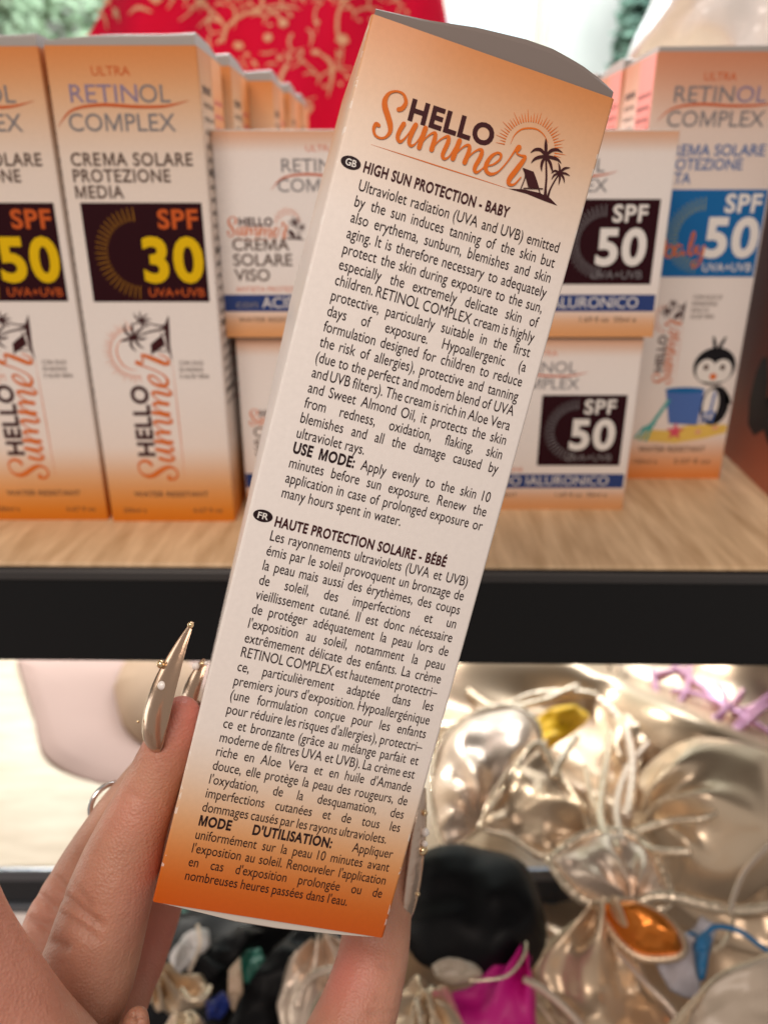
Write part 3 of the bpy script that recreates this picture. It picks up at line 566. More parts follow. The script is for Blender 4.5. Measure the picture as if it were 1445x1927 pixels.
def text_line(words, z, full=True, x0=LX, x1=RX, bolds=0):
    items = []
    for i, wd in enumerate(words):
        bo = 0.034 if i < bolds else 0.0; v, f, a, b = glyphs(wd, bo); items.append((v, f, a, (b - a) * XS))
    tot = sum(i_[3] for i_ in items); k = 1.0
    if full and len(items) > 1:
        gap = (x1 - x0 - tot) / (len(items) - 1)
        if gap < 0.55: gap = 0.55; k = (x1 - x0 - gap * (len(items) - 1)) / tot
    else: gap = 0.24 / CAPH * 2.02 * 0.9 * XS / KC if False else 0.78
    V, F, x = [], [], x0
    for v, f, a, wd in items:
        b0 = len(V); V += [((q[0] - a) * XS * k + x, q[1] * KC * (1.06 if q[1] < 0.5 * CAPH else 1.0) + z) for q in v]; F += [tuple(i_ + b0 for i_ in t_) for t_ in f]; x += wd * k + gap
    return hp.put('text_line', V, F, M['ink'], 1)
EN = """Ultraviolet radiation (UVA and UVB) emitted
by the sun induces tanning of the skin but
also erythema, sunburn, blemishes and skin
aging. It is therefore necessary to adequately
protect the skin during exposure to the sun,
especially the extremely delicate skin of
children. RETINOL COMPLEX cream is highly
protective, particularly suitable in the first
days of exposure. Hypoallergenic (a
formulation designed for children to reduce
the risk of allergies), protective and tanning
(due to the perfect and modern blend of UVA
and UVB filters). The cream is rich in Aloe Vera
and Sweet Almond Oil, it protects the skin
from redness, oxidation, flaking, skin
blemishes and all the damage caused by
ultraviolet rays.
USE MODE: Apply evenly to the skin 10
minutes before sun exposure. Renew the
application in case of prolonged exposure or
many hours spent in water.""".split('\n')
FR = """Les rayonnements ultraviolets (UVA et UVB)
émis par le soleil provoquent un bronzage de
la peau mais aussi des érythèmes, des coups
de soleil, des imperfections et un
vieillissement cutané. Il est donc nécessaire
de protéger adéquatement la peau lors de
l'exposition au soleil, notamment la peau
extrêmement délicate des enfants. La crème
RETINOL COMPLEX est hautement protectri–
ce, particulièrement adaptée dans les
premiers jours d'exposition. Hypoallergénique
(une formulation conçue pour les enfants
pour réduire les risques d'allergies), protectri–
ce et bronzante (grâce au mélange parfait et
moderne de filtres UVA et UVB). La crème est
riche en Aloe Vera et en huile d'Amande
douce, elle protège la peau des rougeurs, de
l'oxydation, de la desquamation, des
imperfections cutanées et de tous les
dommages causés par les rayons ultraviolets.
MODE D'UTILISATION: Appliquer
uniformément sur la peau 10 minutes avant
l'exposition au soleil. Renouveler l'application
en cas d'exposition prolongée ou de
nombreuses heures passées dans l'eau.""".split('\n')
hp.text('title_lettering', 'HIGH SUN PROTECTION - BABY', 5.5, 152.2, 1.95, M['maroon'], 1, 29.6, 0.032)
hp.text('title_lettering', 'HAUTE PROTECTION SOLAIRE - BÉBÉ', 5.5, 82.0, 1.95, M['maroon'], 1, 35.8, 0.032)
for tx, z in (('GB', 153.1), ('FR', 83.45)):
    hp.ellipse('language_badge', 2.9, z, 1.95, 1.22, M['ink'], 1); hp.text('badge_lettering', tx, 2.95, z - 0.62, 1.24, M['white_ink'], 2, 2.1, 0.016, align='C')
for i, ln in enumerate(EN): text_line(ln.split(), 148.65 - 3.035 * i, ln not in ('ultraviolet rays.', 'many hours spent in water.'), LX, RX, 2 if ln.startswith('USE') else 0)
for i, ln in enumerate(FR): text_line(ln.split(), 79.0 - 3.044 * i, not ln.endswith("l'eau."), LX - 0.15, 44.6 if ln.startswith('dommages') else RX + 0.1, 2 if ln.startswith('MODE') else 0)
# ================================================================== HAND
def sweep(ctrl, n=6, seg=20, flat=None):
    """closed tube with round ends through (px, py, depth, radius px); flat squeezes it along the view"""
    q = spline(ctrl, n); V, F = [], []
    pts = [(P(a, b, c), r_ / FPX * c) for a, b, c, r_ in q]; up = None
    rings = []
    def ring(c, T, r_):
        nonlocal up
        if up is None: up = T.orthogonal().normalized()
        up = (up - T * up.dot(T)).normalized(); s = T.cross(up)
        rings.append([c + (up * math.cos(2 * math.pi * k / seg) + s * math.sin(2 * math.pi * k / seg)) * r_ for k in range(seg)])
    T0 = (pts[1][0] - pts[0][0]).normalized()
    for k in range(5, 0, -1):
        a = k / 5.2 * math.pi / 2; ring(pts[0][0] - T0 * pts[0][1] * math.sin(a), T0, pts[0][1] * math.cos(a))
    for i in range(len(pts)):
        T = (pts[min(i + 1, len(pts) - 1)][0] - pts[max(i - 1, 0)][0]).normalized(); ring(pts[i][0], T, pts[i][1])
    for k in range(1, 6):
        a = k / 5.2 * math.pi / 2; ring(pts[-1][0] + T * pts[-1][1] * math.sin(a), T, pts[-1][1] * math.cos(a))
    for r_ in rings: V += r_
    N = len(rings)
    F = [(i * seg + k, i * seg + (k + 1) % seg, (i + 1) * seg + (k + 1) % seg, (i + 1) * seg + k) for i in range(N - 1) for k in range(seg)]
    F += [tuple(reversed(range(seg))), tuple(range((N - 1) * seg, N * seg))]
    return V, F
FING = [
 [(343, 1345, .170, 36), (330, 1378, .170, 45), (314, 1415, .170, 49), (282, 1487, .170, 55), (254, 1555, .169, 64), (226, 1631, .168, 74), (203, 1697, .167, 81), (182, 1772, .166, 86), (160, 1841, .165, 92), (118, 1935, .164, 100), (90, 2080, .164, 115), (150, 2260, .165, 150)],
 [(352, 1345, .192, 34), (318, 1430, .193, 50), (250, 1520, .194, 58), (190, 1610, .194, 64), (140, 1700, .192, 68), (118, 1750, .190, 72), (110, 1810, .186, 76), (112, 1930, .180, 84), (130, 2080, .176, 110), (190, 2260, .174, 140)],
 [(352, 1480, .222, 44), (318, 1580, .222, 52), (290, 1690, .220, 56), (262, 1780, .215, 58), (232, 1850, .206, 60), (205, 1930, .196, 66), (190, 2060, .186, 90), (230, 2260, .18, 130)],
 [(-190, 1560, .135, 100), (-150, 1660, .135, 118), (-112, 1780, .135, 126), (-40, 1900, .136, 130), (40, 2010, .138, 134), (140, 2150, .145, 150), (240, 2320, .155, 170)],
 [(748, 1492, .197, 30), (740, 1530, .197, 44), (728, 1600, .197, 54), (716, 1690, .196, 60), (706, 1775, .193, 65), (696, 1830, .189, 69), (682, 1880, .186, 73), (664, 1930, .183, 78), (628, 2020, .178, 92), (560, 2160, .172, 120), (460, 2330, .168, 160)],
 [(258, 1918, .158, 26), (252, 1960, .160, 34), (250, 2060, .162, 60), (280, 2220, .164, 120)],
 [(180, 2300, .165, 190), (300, 2360, .165, 210), (420, 2380, .166, 190), (520, 2300, .168, 150)],
 [(340, 2380, .166, 210), (350, 2600, .168, 200), (360, 2850, .17, 180)]]
V, F = [], []
for c in FING:
    v, f = sweep(c); b = len(V); V += v; F += [tuple(i + b for i in t_) for t_ in f]
tmp = link('hand_rough', V, F, None)
m_ = tmp.modifiers.new('r', 'REMESH'); m_.mode = 'VOXEL'; m_.voxel_size = 0.00065; m_.use_smooth_shade = True
m_ = tmp.modifiers.new('s', 'SMOOTH'); m_.factor = 0.5; m_.iterations = 12
bpy.context.view_layer.update()
hme = bpy.data.meshes.new_from_object(tmp.evaluated_get(bpy.context.evaluated_depsgraph_get())); bpy.data.objects.remove(tmp)
# skin folds: (a, b) two ends of a crease in pixels at a depth, depth of fold, width
CRE = [((118, 1688), (182, 1738), .158, .00055, .0008), ((112, 1718), (176, 1762), .158, .0004, .0007), ((140, 1668), (170, 1706), .158, .0003, .0006), ((92, 1770), (128, 1784), .158, .0004, .0007), ((218, 1490), (252, 1500), .161, .0004, .0006), ((225, 1478), (246, 1490), .161, .00025, .0005), ((268, 1398), (300, 1404), .164, .0004, .0006), ((262, 1408), (290, 1412), .164, .0003, .0005),
 ((90, 1640), (122, 1672), .184, .0005, .0007), ((66, 1680), (100, 1708), .184, .0005, .0008), ((48, 1728), (92, 1742), .183, .0004, .0008), ((715, 1880), (752, 1890), .176, .00035, .0006), ((722, 1818), (764, 1822), .18, .0003, .0006), ((700, 1905), (748, 1908), .176, .0003, .0006), ((235, 1868), (280, 1880), .156, .0005, .0006), ((228, 1890), (285, 1896), .156, .0005, .0006), ((232, 1908), (286, 1912), .156, .0004, .0006), ((250, 1850), (262, 1925), .156, .0004, .0006), ((215, 1505), (240, 1512), .161, .00025, .0005)]
import numpy as np
nv = len(hme.vertices); co = np.empty(nv * 3, 'f'); hme.vertices.foreach_get('co', co); co = co.reshape(-1, 3).astype(float)
no = np.empty(nv * 3, 'f'); hme.vertices.foreach_get('normal', no); no = no.reshape(-1, 3)
off = np.zeros(nv)
for a, b, d, dep, wd in CRE:
    a = np.array(P(*a, d)); b = np.array(P(*b, d)); ab = b - a; t = (co - a) @ ab / (ab @ ab)
    vd = a - np.array(CAM); vd /= np.linalg.norm(vd)
    dq = co - (a + np.outer(t, ab)); dq -= np.outer(dq @ vd, vd) * 0.85
    fall = np.clip(1 - (np.abs(t - 0.5) - 0.5) / 0.3, 0, 1)
    off -= 2.4 * dep * np.exp(-(dq ** 2).sum(1) / (1.25 * wd) ** 2) * fall
vis = np.nonzero(co[:, 2] > CAM.z - 0.26)[0]
for i in vis:
    q = Vector(co[i]); off[i] += 0.00035 * noise.noise(q * 90)
blush_shade = np.zeros(nv)
for px_, py_, d_, r_, k_ in ((352, 1330, .170, .010, 1.0), (330, 1400, .168, .008, .35), (0, 1830, .125, .030, .45), (285, 1770, .22, .022, 1.0), (640, 1830, .183, .010, .9), (300, 1690, .165, .010, .5), (250, 1530, .165, .007, .35), (700, 1870, .176, .012, .3), (60, 1720, .185, .012, .3)):  # skin redness spots; the rear finger's one paints in shade and translucency
    blush_shade = np.maximum(blush_shade, k_ * np.exp(-((co - np.array(P(px_, py_, d_))) ** 2).sum(1) / r_ ** 2))
at_ = hme.attributes.new('blush_shade', 'FLOAT', 'POINT'); at_.data.foreach_set('value', blush_shade.astype('f'))
co += no * off[:, None]; hme.vertices.foreach_set('co', co.astype('f').ravel()); hme.update()
for p_ in hme.polygons: p_.use_smooth = True
M['skin'] = mat('skin', (0.56, 0.30, 0.19), 0.46); sb = M['skin'].node_tree.nodes['Principled BSDF']
mixnoise(M['skin'], (0.40, 0.190, 0.120), (0.56, 0.300, 0.205), 70, 0.3, 0.7, detail=5)
sb.inputs['Subsurface Weight'].default_value = 0.35; sb.inputs['Subsurface Radius'].default_value = (1.0, 0.35, 0.18); sb.inputs['Subsurface Scale'].default_value = 0.004
bump(M['skin'], 1700, 0.34, 0.0004, 3, 'VORONOI'); bump(M['skin'], 420, 0.18, 0.0006, 8)
nt_ = M['skin'].node_tree; an = nd(M['skin'], 'ShaderNodeAttribute'); an.attribute_name = 'blush_shade'; mx_ = nd(M['skin'], 'ShaderNodeMixRGB')
src_ = sb.inputs['Base Color'].links[0].from_socket; nt_.links.new(an.outputs['Fac'], mx_.inputs[0]); nt_.links.new(src_, mx_.inputs[1]); mx_.inputs[2].default_value = (0.58, 0.20, 0.155, 1); nt_.links.new(mx_.outputs[0], sb.inputs['Base Color'])
hme.materials.append(M['skin'])
hand = bpy.data.objects.new('hand', hme); sc.collection.objects.link(hand)
tag(hand, 'hand with long pointed gold chrome nails gripping the held box from below', 'hand')
M['nail'] = mat('gold_chrome_varnish', (0.50, 0.34, 0.235), 0.22, 0.85, **{'Coat Weight': 0.6, 'Coat Roughness': 0.08}); bump(M['nail'], 420, 0.18, 0.0004, 3)
M['pearl'] = mat('pearl', (0.85, 0.80, 0.76), 0.12, 0.0, **{'Coat Weight': 1.0})
M['bead'] = mat('gold_bead', (0.80, 0.62, 0.38), 0.15, 1.0)
def nail(ctrl, N, label=None, arch=0.27):
    q = spline(ctrl, 8); pts = [(P(a, b, c), r_ / FPX * c) for a, b, c, r_ in q]; Nv = cw(N).normalized(); V, F = [], []; NT = 14
    for s_ in (0, 1):
        for i, (c, r_) in enumerate(pts):
            T = (pts[min(i + 1, len(pts) - 1)][0] - pts[max(i - 1, 0)][0]).normalized(); n_ = (Nv - T * Nv.dot(T)).normalized(); A = T.cross(n_)
            for j in range(NT + 1):
                a = (j / NT - 0.5) * math.pi * 0.92; th = r_ - (0.0009 if s_ else 0)
                V.append(c + A * math.sin(a) * max(th, 0.0001) + n_ * (math.cos(a) * max(th, 0.0001) * arch * 2 - (0.0002 if s_ else 0)))
    L = len(pts); W1 = NT + 1; o2 = L * W1
    F = [(i * W1 + j, i * W1 + j + 1, (i + 1) * W1 + j + 1, (i + 1) * W1 + j) for i in range(L - 1) for j in range(NT)]
    F += [(o2 + i * W1 + j, o2 + (i + 1) * W1 + j, o2 + (i + 1) * W1 + j + 1, o2 + i * W1 + j + 1) for i in range(L - 1) for j in range(NT)]
    for i in range(L - 1):
        for j in (0, NT): F.append((i * W1 + j, (i + 1) * W1 + j, o2 + (i + 1) * W1 + j, o2 + i * W1 + j))
    for i in (0, L - 1): F += [(i * W1 + j, i * W1 + j + 1, o2 + i * W1 + j + 1, o2 + i * W1 + j) for j in range(NT)]
    o = link('fingernail', V, F, M['nail'], hand, True)
    if label: o['label'] = label
    return o
def bead(par, px, py, d, rp, m):
    V, F = [], []; c = P(px, py, d); r_ = rp / FPX * d
    for i in range(9):
        a = math.pi * i / 8
        for j in range(14): V.append(c + Vector((math.sin(a) * math.cos(j * math.pi / 7), math.sin(a) * math.sin(j * math.pi / 7), math.cos(a))) * r_)
    F = [(i * 14 + j, i * 14 + (j + 1) % 14, (i + 1) * 14 + (j + 1) % 14, (i + 1) * 14 + j) for i in range(8) for j in range(14)]
    return link('pearl' if m == 'pearl' else 'bead', V, F, M[m], par, True)
n1 = nail([(288, 1406, .1672, 16), (291, 1390, .1664, 34), (298, 1350, .1652, 40), (312, 1298, .1644, 36), (330, 1248, .1640, 26), (346, 1208, .1640, 15), (357, 1184, .1642, 8), (363, 1170, .1644, 4)], (-0.64, -0.20, -0.74))
for b in ((306, 1290, .1624, 9, 'pearl'), (303, 1250, .164, 8, 'bead'), (322, 1276, .1630, 3, 'bead'), (317, 1272, .1630, 2.5, 'bead'), (359, 1176, .163, 6, 'bead'), (260, 1358, .166, 3, 'bead'), (316, 1322, .1636, 2.5, 'bead')): bead(n1, *b)
n2 = nail([(352, 1345, .188, 30), (362, 1310, .187, 30), (372, 1280, .186, 24), (382, 1255, .186, 16), (388, 1243, .186, 9)], (-0.75, -0.2, -0.6))
for b in ((369, 1254, .1845, 7, 'pearl'), (381, 1249, .1845, 5, 'bead'), (388, 1248, .1845, 4, 'pearl')): bead(n2, *b)
n3 = nail([(760, 1735, .197, 14), (762, 1715, .196, 30), (768, 1670, .195, 40), (775, 1610, .194, 41), (782, 1555, .194, 36), (790, 1510, .194, 23), (796, 1484, .194, 10)], (0.94, 0.1, -0.30))
M['nail_pale'] = mat('pale_chrome_varnish', (0.66, 0.52, 0.42), 0.25, 0.6, **{'Coat Weight': 0.6}); bump(M['nail_pale'], 300, 0.5, 0.001, 3); n3.data.materials[0] = M['nail_pale']
for b in ((800, 1566, .1915, 8, 'pearl'), (795, 1600, .1915, 10, 'bead'), (786, 1683, .1925, 4, 'bead'), (799, 1530, .1915, 6, 'bead'), (799, 1588, .1910, 6, 'pearl')): bead(n3, *b)
def torus(name, c, ax1, ax2, Rr, r_, m, parent=None, seg=40, tw=0):
    V, F = [], []; n_ = ax1.cross(ax2).normalized()
    for i in range(seg):
        a = 2 * math.pi * i / seg; d = ax1 * math.cos(a) + ax2 * math.sin(a)
        for j in range(10):
            b = 2 * math.pi * j / 10; V.append(c + d * (Rr + r_ * math.cos(b)) + n_ * r_ * math.sin(b))
    F = [(i * 10 + j, ((i + 1) % seg) * 10 + j, ((i + 1) % seg) * 10 + (j + 1) % 10, i * 10 + (j + 1) % 10) for i in range(seg) for j in range(10)]
    return link(name, V, F, m, parent, True)
M['silver'] = mat('silver', (0.78, 0.78, 0.78), 0.15, 1.0)
tag(torus('ring', P(206, 1512, .197), cw((0.6, 0.25, 0.75)).normalized(), cw((0.25, -0.96, 0.1)).normalized(), 0.0052, 0.0007, M['silver']), 'small silver ring peeping out behind the fingers', 'ring')
# ================================================================== HEAP OF SWIMWEAR
def gold(name, col, rough, sc_=38, bs=0.05):
    m = mat(name, col, rough, 0.62); return bump(m, sc_, bs, 0.003, 3)
M['gold'] = gold('gold_lame', (0.86, 0.69, 0.50), 0.30); M['gold_b'] = gold('bronze_lame', (0.72, 0.55, 0.385), 0.33)
M['gold_p'] = gold('rose_gold_lame', (0.87, 0.71, 0.58), 0.33); M['gold_o'] = gold('orange_lame', (0.72, 0.22, 0.03), 0.2)
M['gold_y'] = gold('yellow_lame', (0.85, 0.58, 0.05), 0.25)
M['gold_w'] = gold('champagne_piping', (0.90, 0.76, 0.58), 0.22, 300, 0.3)
M['blk'] = bump(mat('black_lycra', (0.004, 0.004, 0.005), 0.5, **{'Specular IOR Level': 0.2}), 900, 0.1, 0.0003)
M['magenta'] = mat('magenta_lycra', (0.60, 0.006, 0.24), 0.5); M['yellow'] = mat('yellow_lycra', (0.95, 0.58, 0.01), 0.45)
M['bluef'] = mat('blue_lycra', (0.02, 0.16, 0.36), 0.4); M['navyf'] = mat('navy_lycra', (0.01, 0.03, 0.22), 0.5); M['green'] = mat('green_lycra', (0.01, 0.13, 0.09), 0.5)
M['lilac'] = mat('lilac_white_satin', (0.62, 0.60, 0.66), 0.35); M['whitef'] = mat('white_satin', (0.80, 0.78, 0.77), 0.3)
M['peach'] = mat('peach_satin', (0.62, 0.46, 0.33), 0.5); M['mauve'] = mat('mauve_shadow_tone', (0.47, 0.33, 0.29), 0.85); M['tan'] = mat('tan_felt', (0.50, 0.345, 0.235), 0.85)
M['beige'] = mat('beige_mesh', (0.52, 0.43, 0.34), 0.35); M['pinkstrap'] = mat('iridescent_pink', (0.86, 0.46, 0.68), 0.15, 0.2, **{'Transmission Weight': 0.35}); M['satin'] = mat('pale_pink_plastic', (0.93, 0.88, 0.85), 0.2, **{'Coat Weight': 0.5})  # the 'satin' entry is the plastic of the pale pink bag
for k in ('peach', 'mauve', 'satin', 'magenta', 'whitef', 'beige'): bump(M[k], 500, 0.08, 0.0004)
UP = Vector((0, 0, 1))
def cloth(name, poly, z, bulge, fold, m, parent=None, k=7, nz=0.5, seed=0, mix=0.55, NR=28, NS=124, cxy=None, pinch=None, sharp=False):
    cx_, cy_ = cxy or (sum(p_[0] for p_ in poly) / len(poly), sum(p_[1] for p_ in poly) / len(poly))
    C = PZ(cx_, cy_, z); n_ = (UP * mix + (CAM - C).normalized() * (1 - mix)).normalized()
    def hit(px, py):
        d = (P(px, py, 1) - CAM); return CAM + d * ((C - CAM).dot(n_) / d.dot(n_))
    q = spline([tuple(p_) for p_ in poly] + [tuple(poly[0])], 16)[:-1]
    if sharp: q = [tuple(poly[i][j] + (poly[(i + 1) % len(poly)][j] - poly[i][j]) * t_ / 16 for j in (0, 1)) for i in range(len(poly)) for t_ in range(16)]
    # resample evenly
    B = [hit(*p_) for p_ in q]; L = [0]
    for i in range(len(B)): L.append(L[-1] + (B[(i + 1) % len(B)] - B[i]).length)
    bd_, j = [], 0
    for s_ in range(NS):
        t = L[-1] * s_ / NS
        while L[j + 1] < t: j += 1
        bd_.append(B[j].lerp(B[(j + 1) % len(B)], (t - L[j]) / max(L[j + 1] - L[j], 1e-9)))
    V, F = [], []; ph = seed * 1.7; fa = seed * 2.399; pq = hit(*pinch) if pinch else None; t1 = (RT - n_ * RT.dot(n_)).normalized(); fd = t1 * math.cos(fa) + n_.cross(t1) * math.sin(fa)
    R0 = sum((b - C).length for b in bd_) / NS
    for lay in (0, 1):
        for i in range(NR + 1):
            r_ = (i / NR) ** 0.85
            for s_ in range(NS):
                th = 2 * math.pi * s_ / NS; p_ = C.lerp(bd_[s_], r_)
                nn = noise.noise(p_ * (1.3 / R0) + Vector((seed * 3.1, 0, 0))); n2 = noise.noise(p_ * (2.6 / R0) + Vector((0, seed * 2.3, 0)))
                sd = (p_ - C).dot(fd) / R0; rid = (0.5 + 0.5 * math.cos(0.85 * k * sd + ph + 2.2 * nn)) ** 1.7
                if pq is not None:
                    e_ = p_ - pq; dl = e_.length; ang = math.atan2(e_.dot(n_.cross(t1)), e_.dot(t1))
                    g_ = min(1, dl / (0.25 * R0)) * math.exp(-dl / (0.75 * R0)) * 1.9
                    rid = g_ * (0.5 + 0.5 * math.cos(1.45 * k * ang + ph + 1.1 * nn + 0.5 * dl / R0)) ** 1.4
                h = bulge * max(0, 1 - r_ * r_) ** 0.75 + fold * (rid * 1.1 * min(1, 3.2 * (1 - r_) + 0.35) + nz * nn + nz * 0.35 * n2)
                h -= 0.0016 * lay + 0.002 * r_ ** 8
                V.append(p_ + n_ * h)
    A = (NR + 1) * NS
    for lay in (0, 1):
        for i in range(NR):
            for s_ in range(NS):
                a, b = lay * A + i * NS + s_, lay * A + i * NS + (s_ + 1) % NS
                F.append((a, b, b + NS, a + NS) if lay == 0 else (a, a + NS, b + NS, b))
    for s_ in range(NS):
        a, b = NR * NS + s_, NR * NS + (s_ + 1) % NS; F.append((a, b, A + b, A + a))
    return link(name, V, F, m, parent, True), bd_, n_
def pipe(name, pts, rad, m, parent=None, closed=False, rope=0.0, seg=10, rate=0.9):
    V, F = [], []; N = len(pts); up = None
    for i, p_ in enumerate(pts):
        T = (pts[(i + 1) % N if closed else min(i + 1, N - 1)] - pts[(i - 1) % N if closed else max(i - 1, 0)]).normalized()
        up = T.orthogonal().normalized() if up is None else (up - T * up.dot(T)).normalized(); s_ = T.cross(up)
        r_ = rad * (1 + rope * math.sin(i * rate * 2))
        if not closed and i in (0, N - 1): r_ *= 0.5
        for j in range(seg):
            a = 2 * math.pi * j / seg; V.append(p_ + (up * math.cos(a) + s_ * math.sin(a)) * r_)
    F = [(i * seg + j, i * seg + (j + 1) % seg, ((i + 1) % N) * seg + (j + 1) % seg, ((i + 1) % N) * seg + j) for i in range(N if closed else N - 1) for j in range(seg)]
    if not closed: F += [tuple(reversed(range(seg))), tuple(range((N - 1) * seg, N * seg))]
    return link(name, V, F, m, parent, True)
def strap(name, ctrl, rp, m, parent=None, rope=0.0, n=14):
    q = spline(ctrl, n); pts = [PZ(a, b, z) for a, b, z in q]
    d = (pts[0] - CAM).dot(FW); return pipe(name, pts, rp / FPX * d, m, parent, False, rope)
G = 'swimwear heaped below the shelf'
def item(name, label, cat, poly, z, bulge, fold, m, part='cup', piping=None, straps=(), pr=0.0022, group=None, **kw):
    cx_ = sum(p_[0] for p_ in poly) / len(poly); cy_ = sum(p_[1] for p_ in poly) / len(poly)
    t = thing(name, label, cat, (0, 0, 0), 0, G if cat == 'swimwear' else None)
    o, bd_, n_ = cloth(part, poly, z, bulge, fold, M[m], t, **kw)
    if piping: pipe('piping', [b + n_ * 0.001 for b in bd_], pr, M[piping], t, True, 0.05)
    for c, rp, mm in straps: strap('strap', c, rp * 0.7, M[mm], t, 0.05)
    return t
item('wrap_skirt', 'crumpled bronze gold cloth lying beneath the rest of the heap', 'swimwear', [(800, 1250), (1100, 1235), (1470, 1240), (1490, 1600), (1470, 1980), (1100, 1990), (760, 1980), (790, 1600)], 0.445, 0.006, 0.026, 'gold_b', 'cloth', k=12, nz=1.6, seed=3, NR=60, NS=220)
item('satin_wrap', 'peach satin cloth under the pink straps at the upper right of the heap', 'swimwear', [(1190, 1240), (1330, 1225), (1470, 1235), (1480, 1330), (1450, 1400), (1330, 1412), (1225, 1385), (1180, 1300)], 0.425, 0.006, 0.016, 'peach', 'cloth', k=7, nz=0.9, seed=5)
item('sequin_top', 'glittering white gold top beside the held box under the shelf', 'swimwear', [(815, 1262), (870, 1240), (930, 1250), (950, 1300), (900, 1352), (840, 1372), (800, 1330)], 0.415, 0.012, 0.010, 'gold_w', 'cloth', k=6, nz=1.2, pinch=(870, 1300), seed=8)
item('bikini', 'rose gold bikini cup nearest the held box, below the glittering top', 'swimwear', [(812, 1500), (826, 1410), (880, 1352), (960, 1330), (1012, 1370), (1004, 1440), (940, 1508), (902, 1560), (838, 1590)], 0.385, 0.022, 0.012, 'gold_p', 'cup', 'gold_w', [([(905, 1560, .372), (925, 1500, .365), (985, 1420, .362), (1030, 1395, .362)], 6, 'gold'), ([(945, 1335, .40), (1000, 1308, .392), (1080, 1302, .390), (1160, 1316, .392)], 9, 'gold_w')], k=6, pinch=(905, 1562), seed=2)
item('bikini', 'crumpled rose gold top between the shelf and the yellow top', 'swimwear', [(950, 1252), (1060, 1240), (1160, 1246), (1200, 1290), (1150, 1330), (1060, 1336), (970, 1316)], 0.418, 0.010, 0.018, 'gold_p', 'cloth', k=8, pinch=(1150, 1312), seed=33)
item('bikini', 'small gold triangle between the chain strap and the large gold cup', 'swimwear', [(1150, 1345), (1210, 1330), (1250, 1380), (1215, 1440), (1190, 1500), (1150, 1450)], 0.392, 0.006, 0.016, 'gold', 'cup', k=6, pinch=(1200, 1500), sharp=True, seed=34)
item('yellow_top', 'small bright yellow top peeking between gold straps', 'swimwear', [(1000, 1362), (1030, 1338), (1092, 1332), (1108, 1350), (1064, 1388), (1012, 1412)], 0.386, 0.006, 0.006, 'yellow', 'cloth', k=5, seed=6, NR=14, NS=60)
item('bikini', 'folded gold bikini cup pointing at the black cup', 'swimwear', [(902, 1558), (960, 1470), (1012, 1400), (1056, 1470), (1100, 1530), (1108, 1575), (1030, 1612), (960, 1575)], 0.372, 0.006, 0.018, 'gold_b', 'cup', 'gold_w', [([(1040, 1465, .362), (1062, 1420, .358), (1085, 1385, .36)], 11, 'gold_w'), ([(1108, 1560, .36), (1082, 1500, .36), (1060, 1465, .36)], 7, 'gold')], k=5, pinch=(1108, 1572), seed=11)
item('bikini', 'large shiny gold bikini cup at the right with a white highlight', 'swimwear', [(1186, 1560), (1200, 1460), (1280, 1396), (1390, 1398), (1470, 1450), (1490, 1600), (1420, 1690), (1290, 1692), (1220, 1640)], 0.378, 0.042, 0.014, 'gold', 'cup', None, [([(1190, 1568, .362), (1260, 1546, .352), (1320, 1540, .345), (1352, 1522, .342)], 10, 'gold_w'), ([(1188, 1572, .36), (1230, 1600, .354), (1300, 1604, .348)], 10, 'gold_w')], k=6, pinch=(1190, 1566), seed=4, cxy=(1330, 1540))
item('bikini', 'gold bikini cup with pale piping in the middle of the heap', 'swimwear', [(1034, 1622), (1104, 1572), (1190, 1574), (1240, 1630), (1256, 1700), (1188, 1716), (1090, 1690)], 0.366, 0.012, 0.010, 'gold_p', 'cup', 'gold_w', [([(1168, 1325, .40), (1150, 1380, .392), (1138, 1450, .378), (1128, 1530, .362), (1140, 1580, .355)], 10, 'gold_w'), ([(1100, 1440, .38), (1112, 1500, .37), (1140, 1560, .358), (1165, 1600, .352)], 9, 'gold')], k=6, pinch=(1190, 1714), seed=9, pr=0.0030)
item('bikini_bottom', 'gold swim bottom with a thick rope waistband at the right edge', 'swimwear', [(1200, 1712), (1260, 1700), (1360, 1716), (1480, 1700), (1490, 1640), (1480, 1780), (1400, 1790), (1300, 1750)], 0.385, 0.006, 0.014, 'gold_b', 'cloth', None, [([(1198, 1712, .362), (1212, 1692, .358), (1262, 1688, .356), (1340, 1706, .358), (1400, 1712, .36), (1480, 1700, .362)], 14, 'gold_w'), ([(1372, 1760, .352), (1378, 1730, .350), (1362, 1712, .35)], 6, 'gold'), ([(1340, 1790, .35), (1362, 1775, .35), (1372, 1750, .35)], 6, 'gold'), ([(1370, 1720, .352), (1400, 1640, .35), (1470, 1570, .35)], 7, 'gold_p')], k=6, pinch=(1200, 1712), seed=12)
item('bikini_cup', 'round black bikini cup lying beside the thumb', 'swimwear', [(758, 1640), (800, 1594), (900, 1586), (982, 1622), (1020, 1700), (1024, 1785), (965, 1842), (870, 1832), (790, 1812), (750, 1730)], 0.355, 0.016, 0.007, 'blk', 'cup', None, [([(880, 1846, .335), (950, 1838, .333), (985, 1800, .332), (990, 1772, .333)], 4, 'gold_w')], k=4, nz=0.9, seed=1)
item('insert_pad', 'small cream pad tucked under the black cup', 'swimwear', [(812, 1812), (846, 1800), (896, 1812), (906, 1834), (870, 1848), (826, 1842)], 0.334, 0.003, 0.003, 'beige', 'pad', k=3, seed=2, NR=12, NS=60)
item('magenta_top', 'hot magenta swim cloth under the black cup', 'swimwear', [(850, 1862), (905, 1838), (985, 1786), (1004, 1830), (1008, 1900), (1004, 1985), (870, 1985)], 0.365, 0.004, 0.014, 'magenta', 'cloth', k=8, pinch=(985, 1786), seed=7)
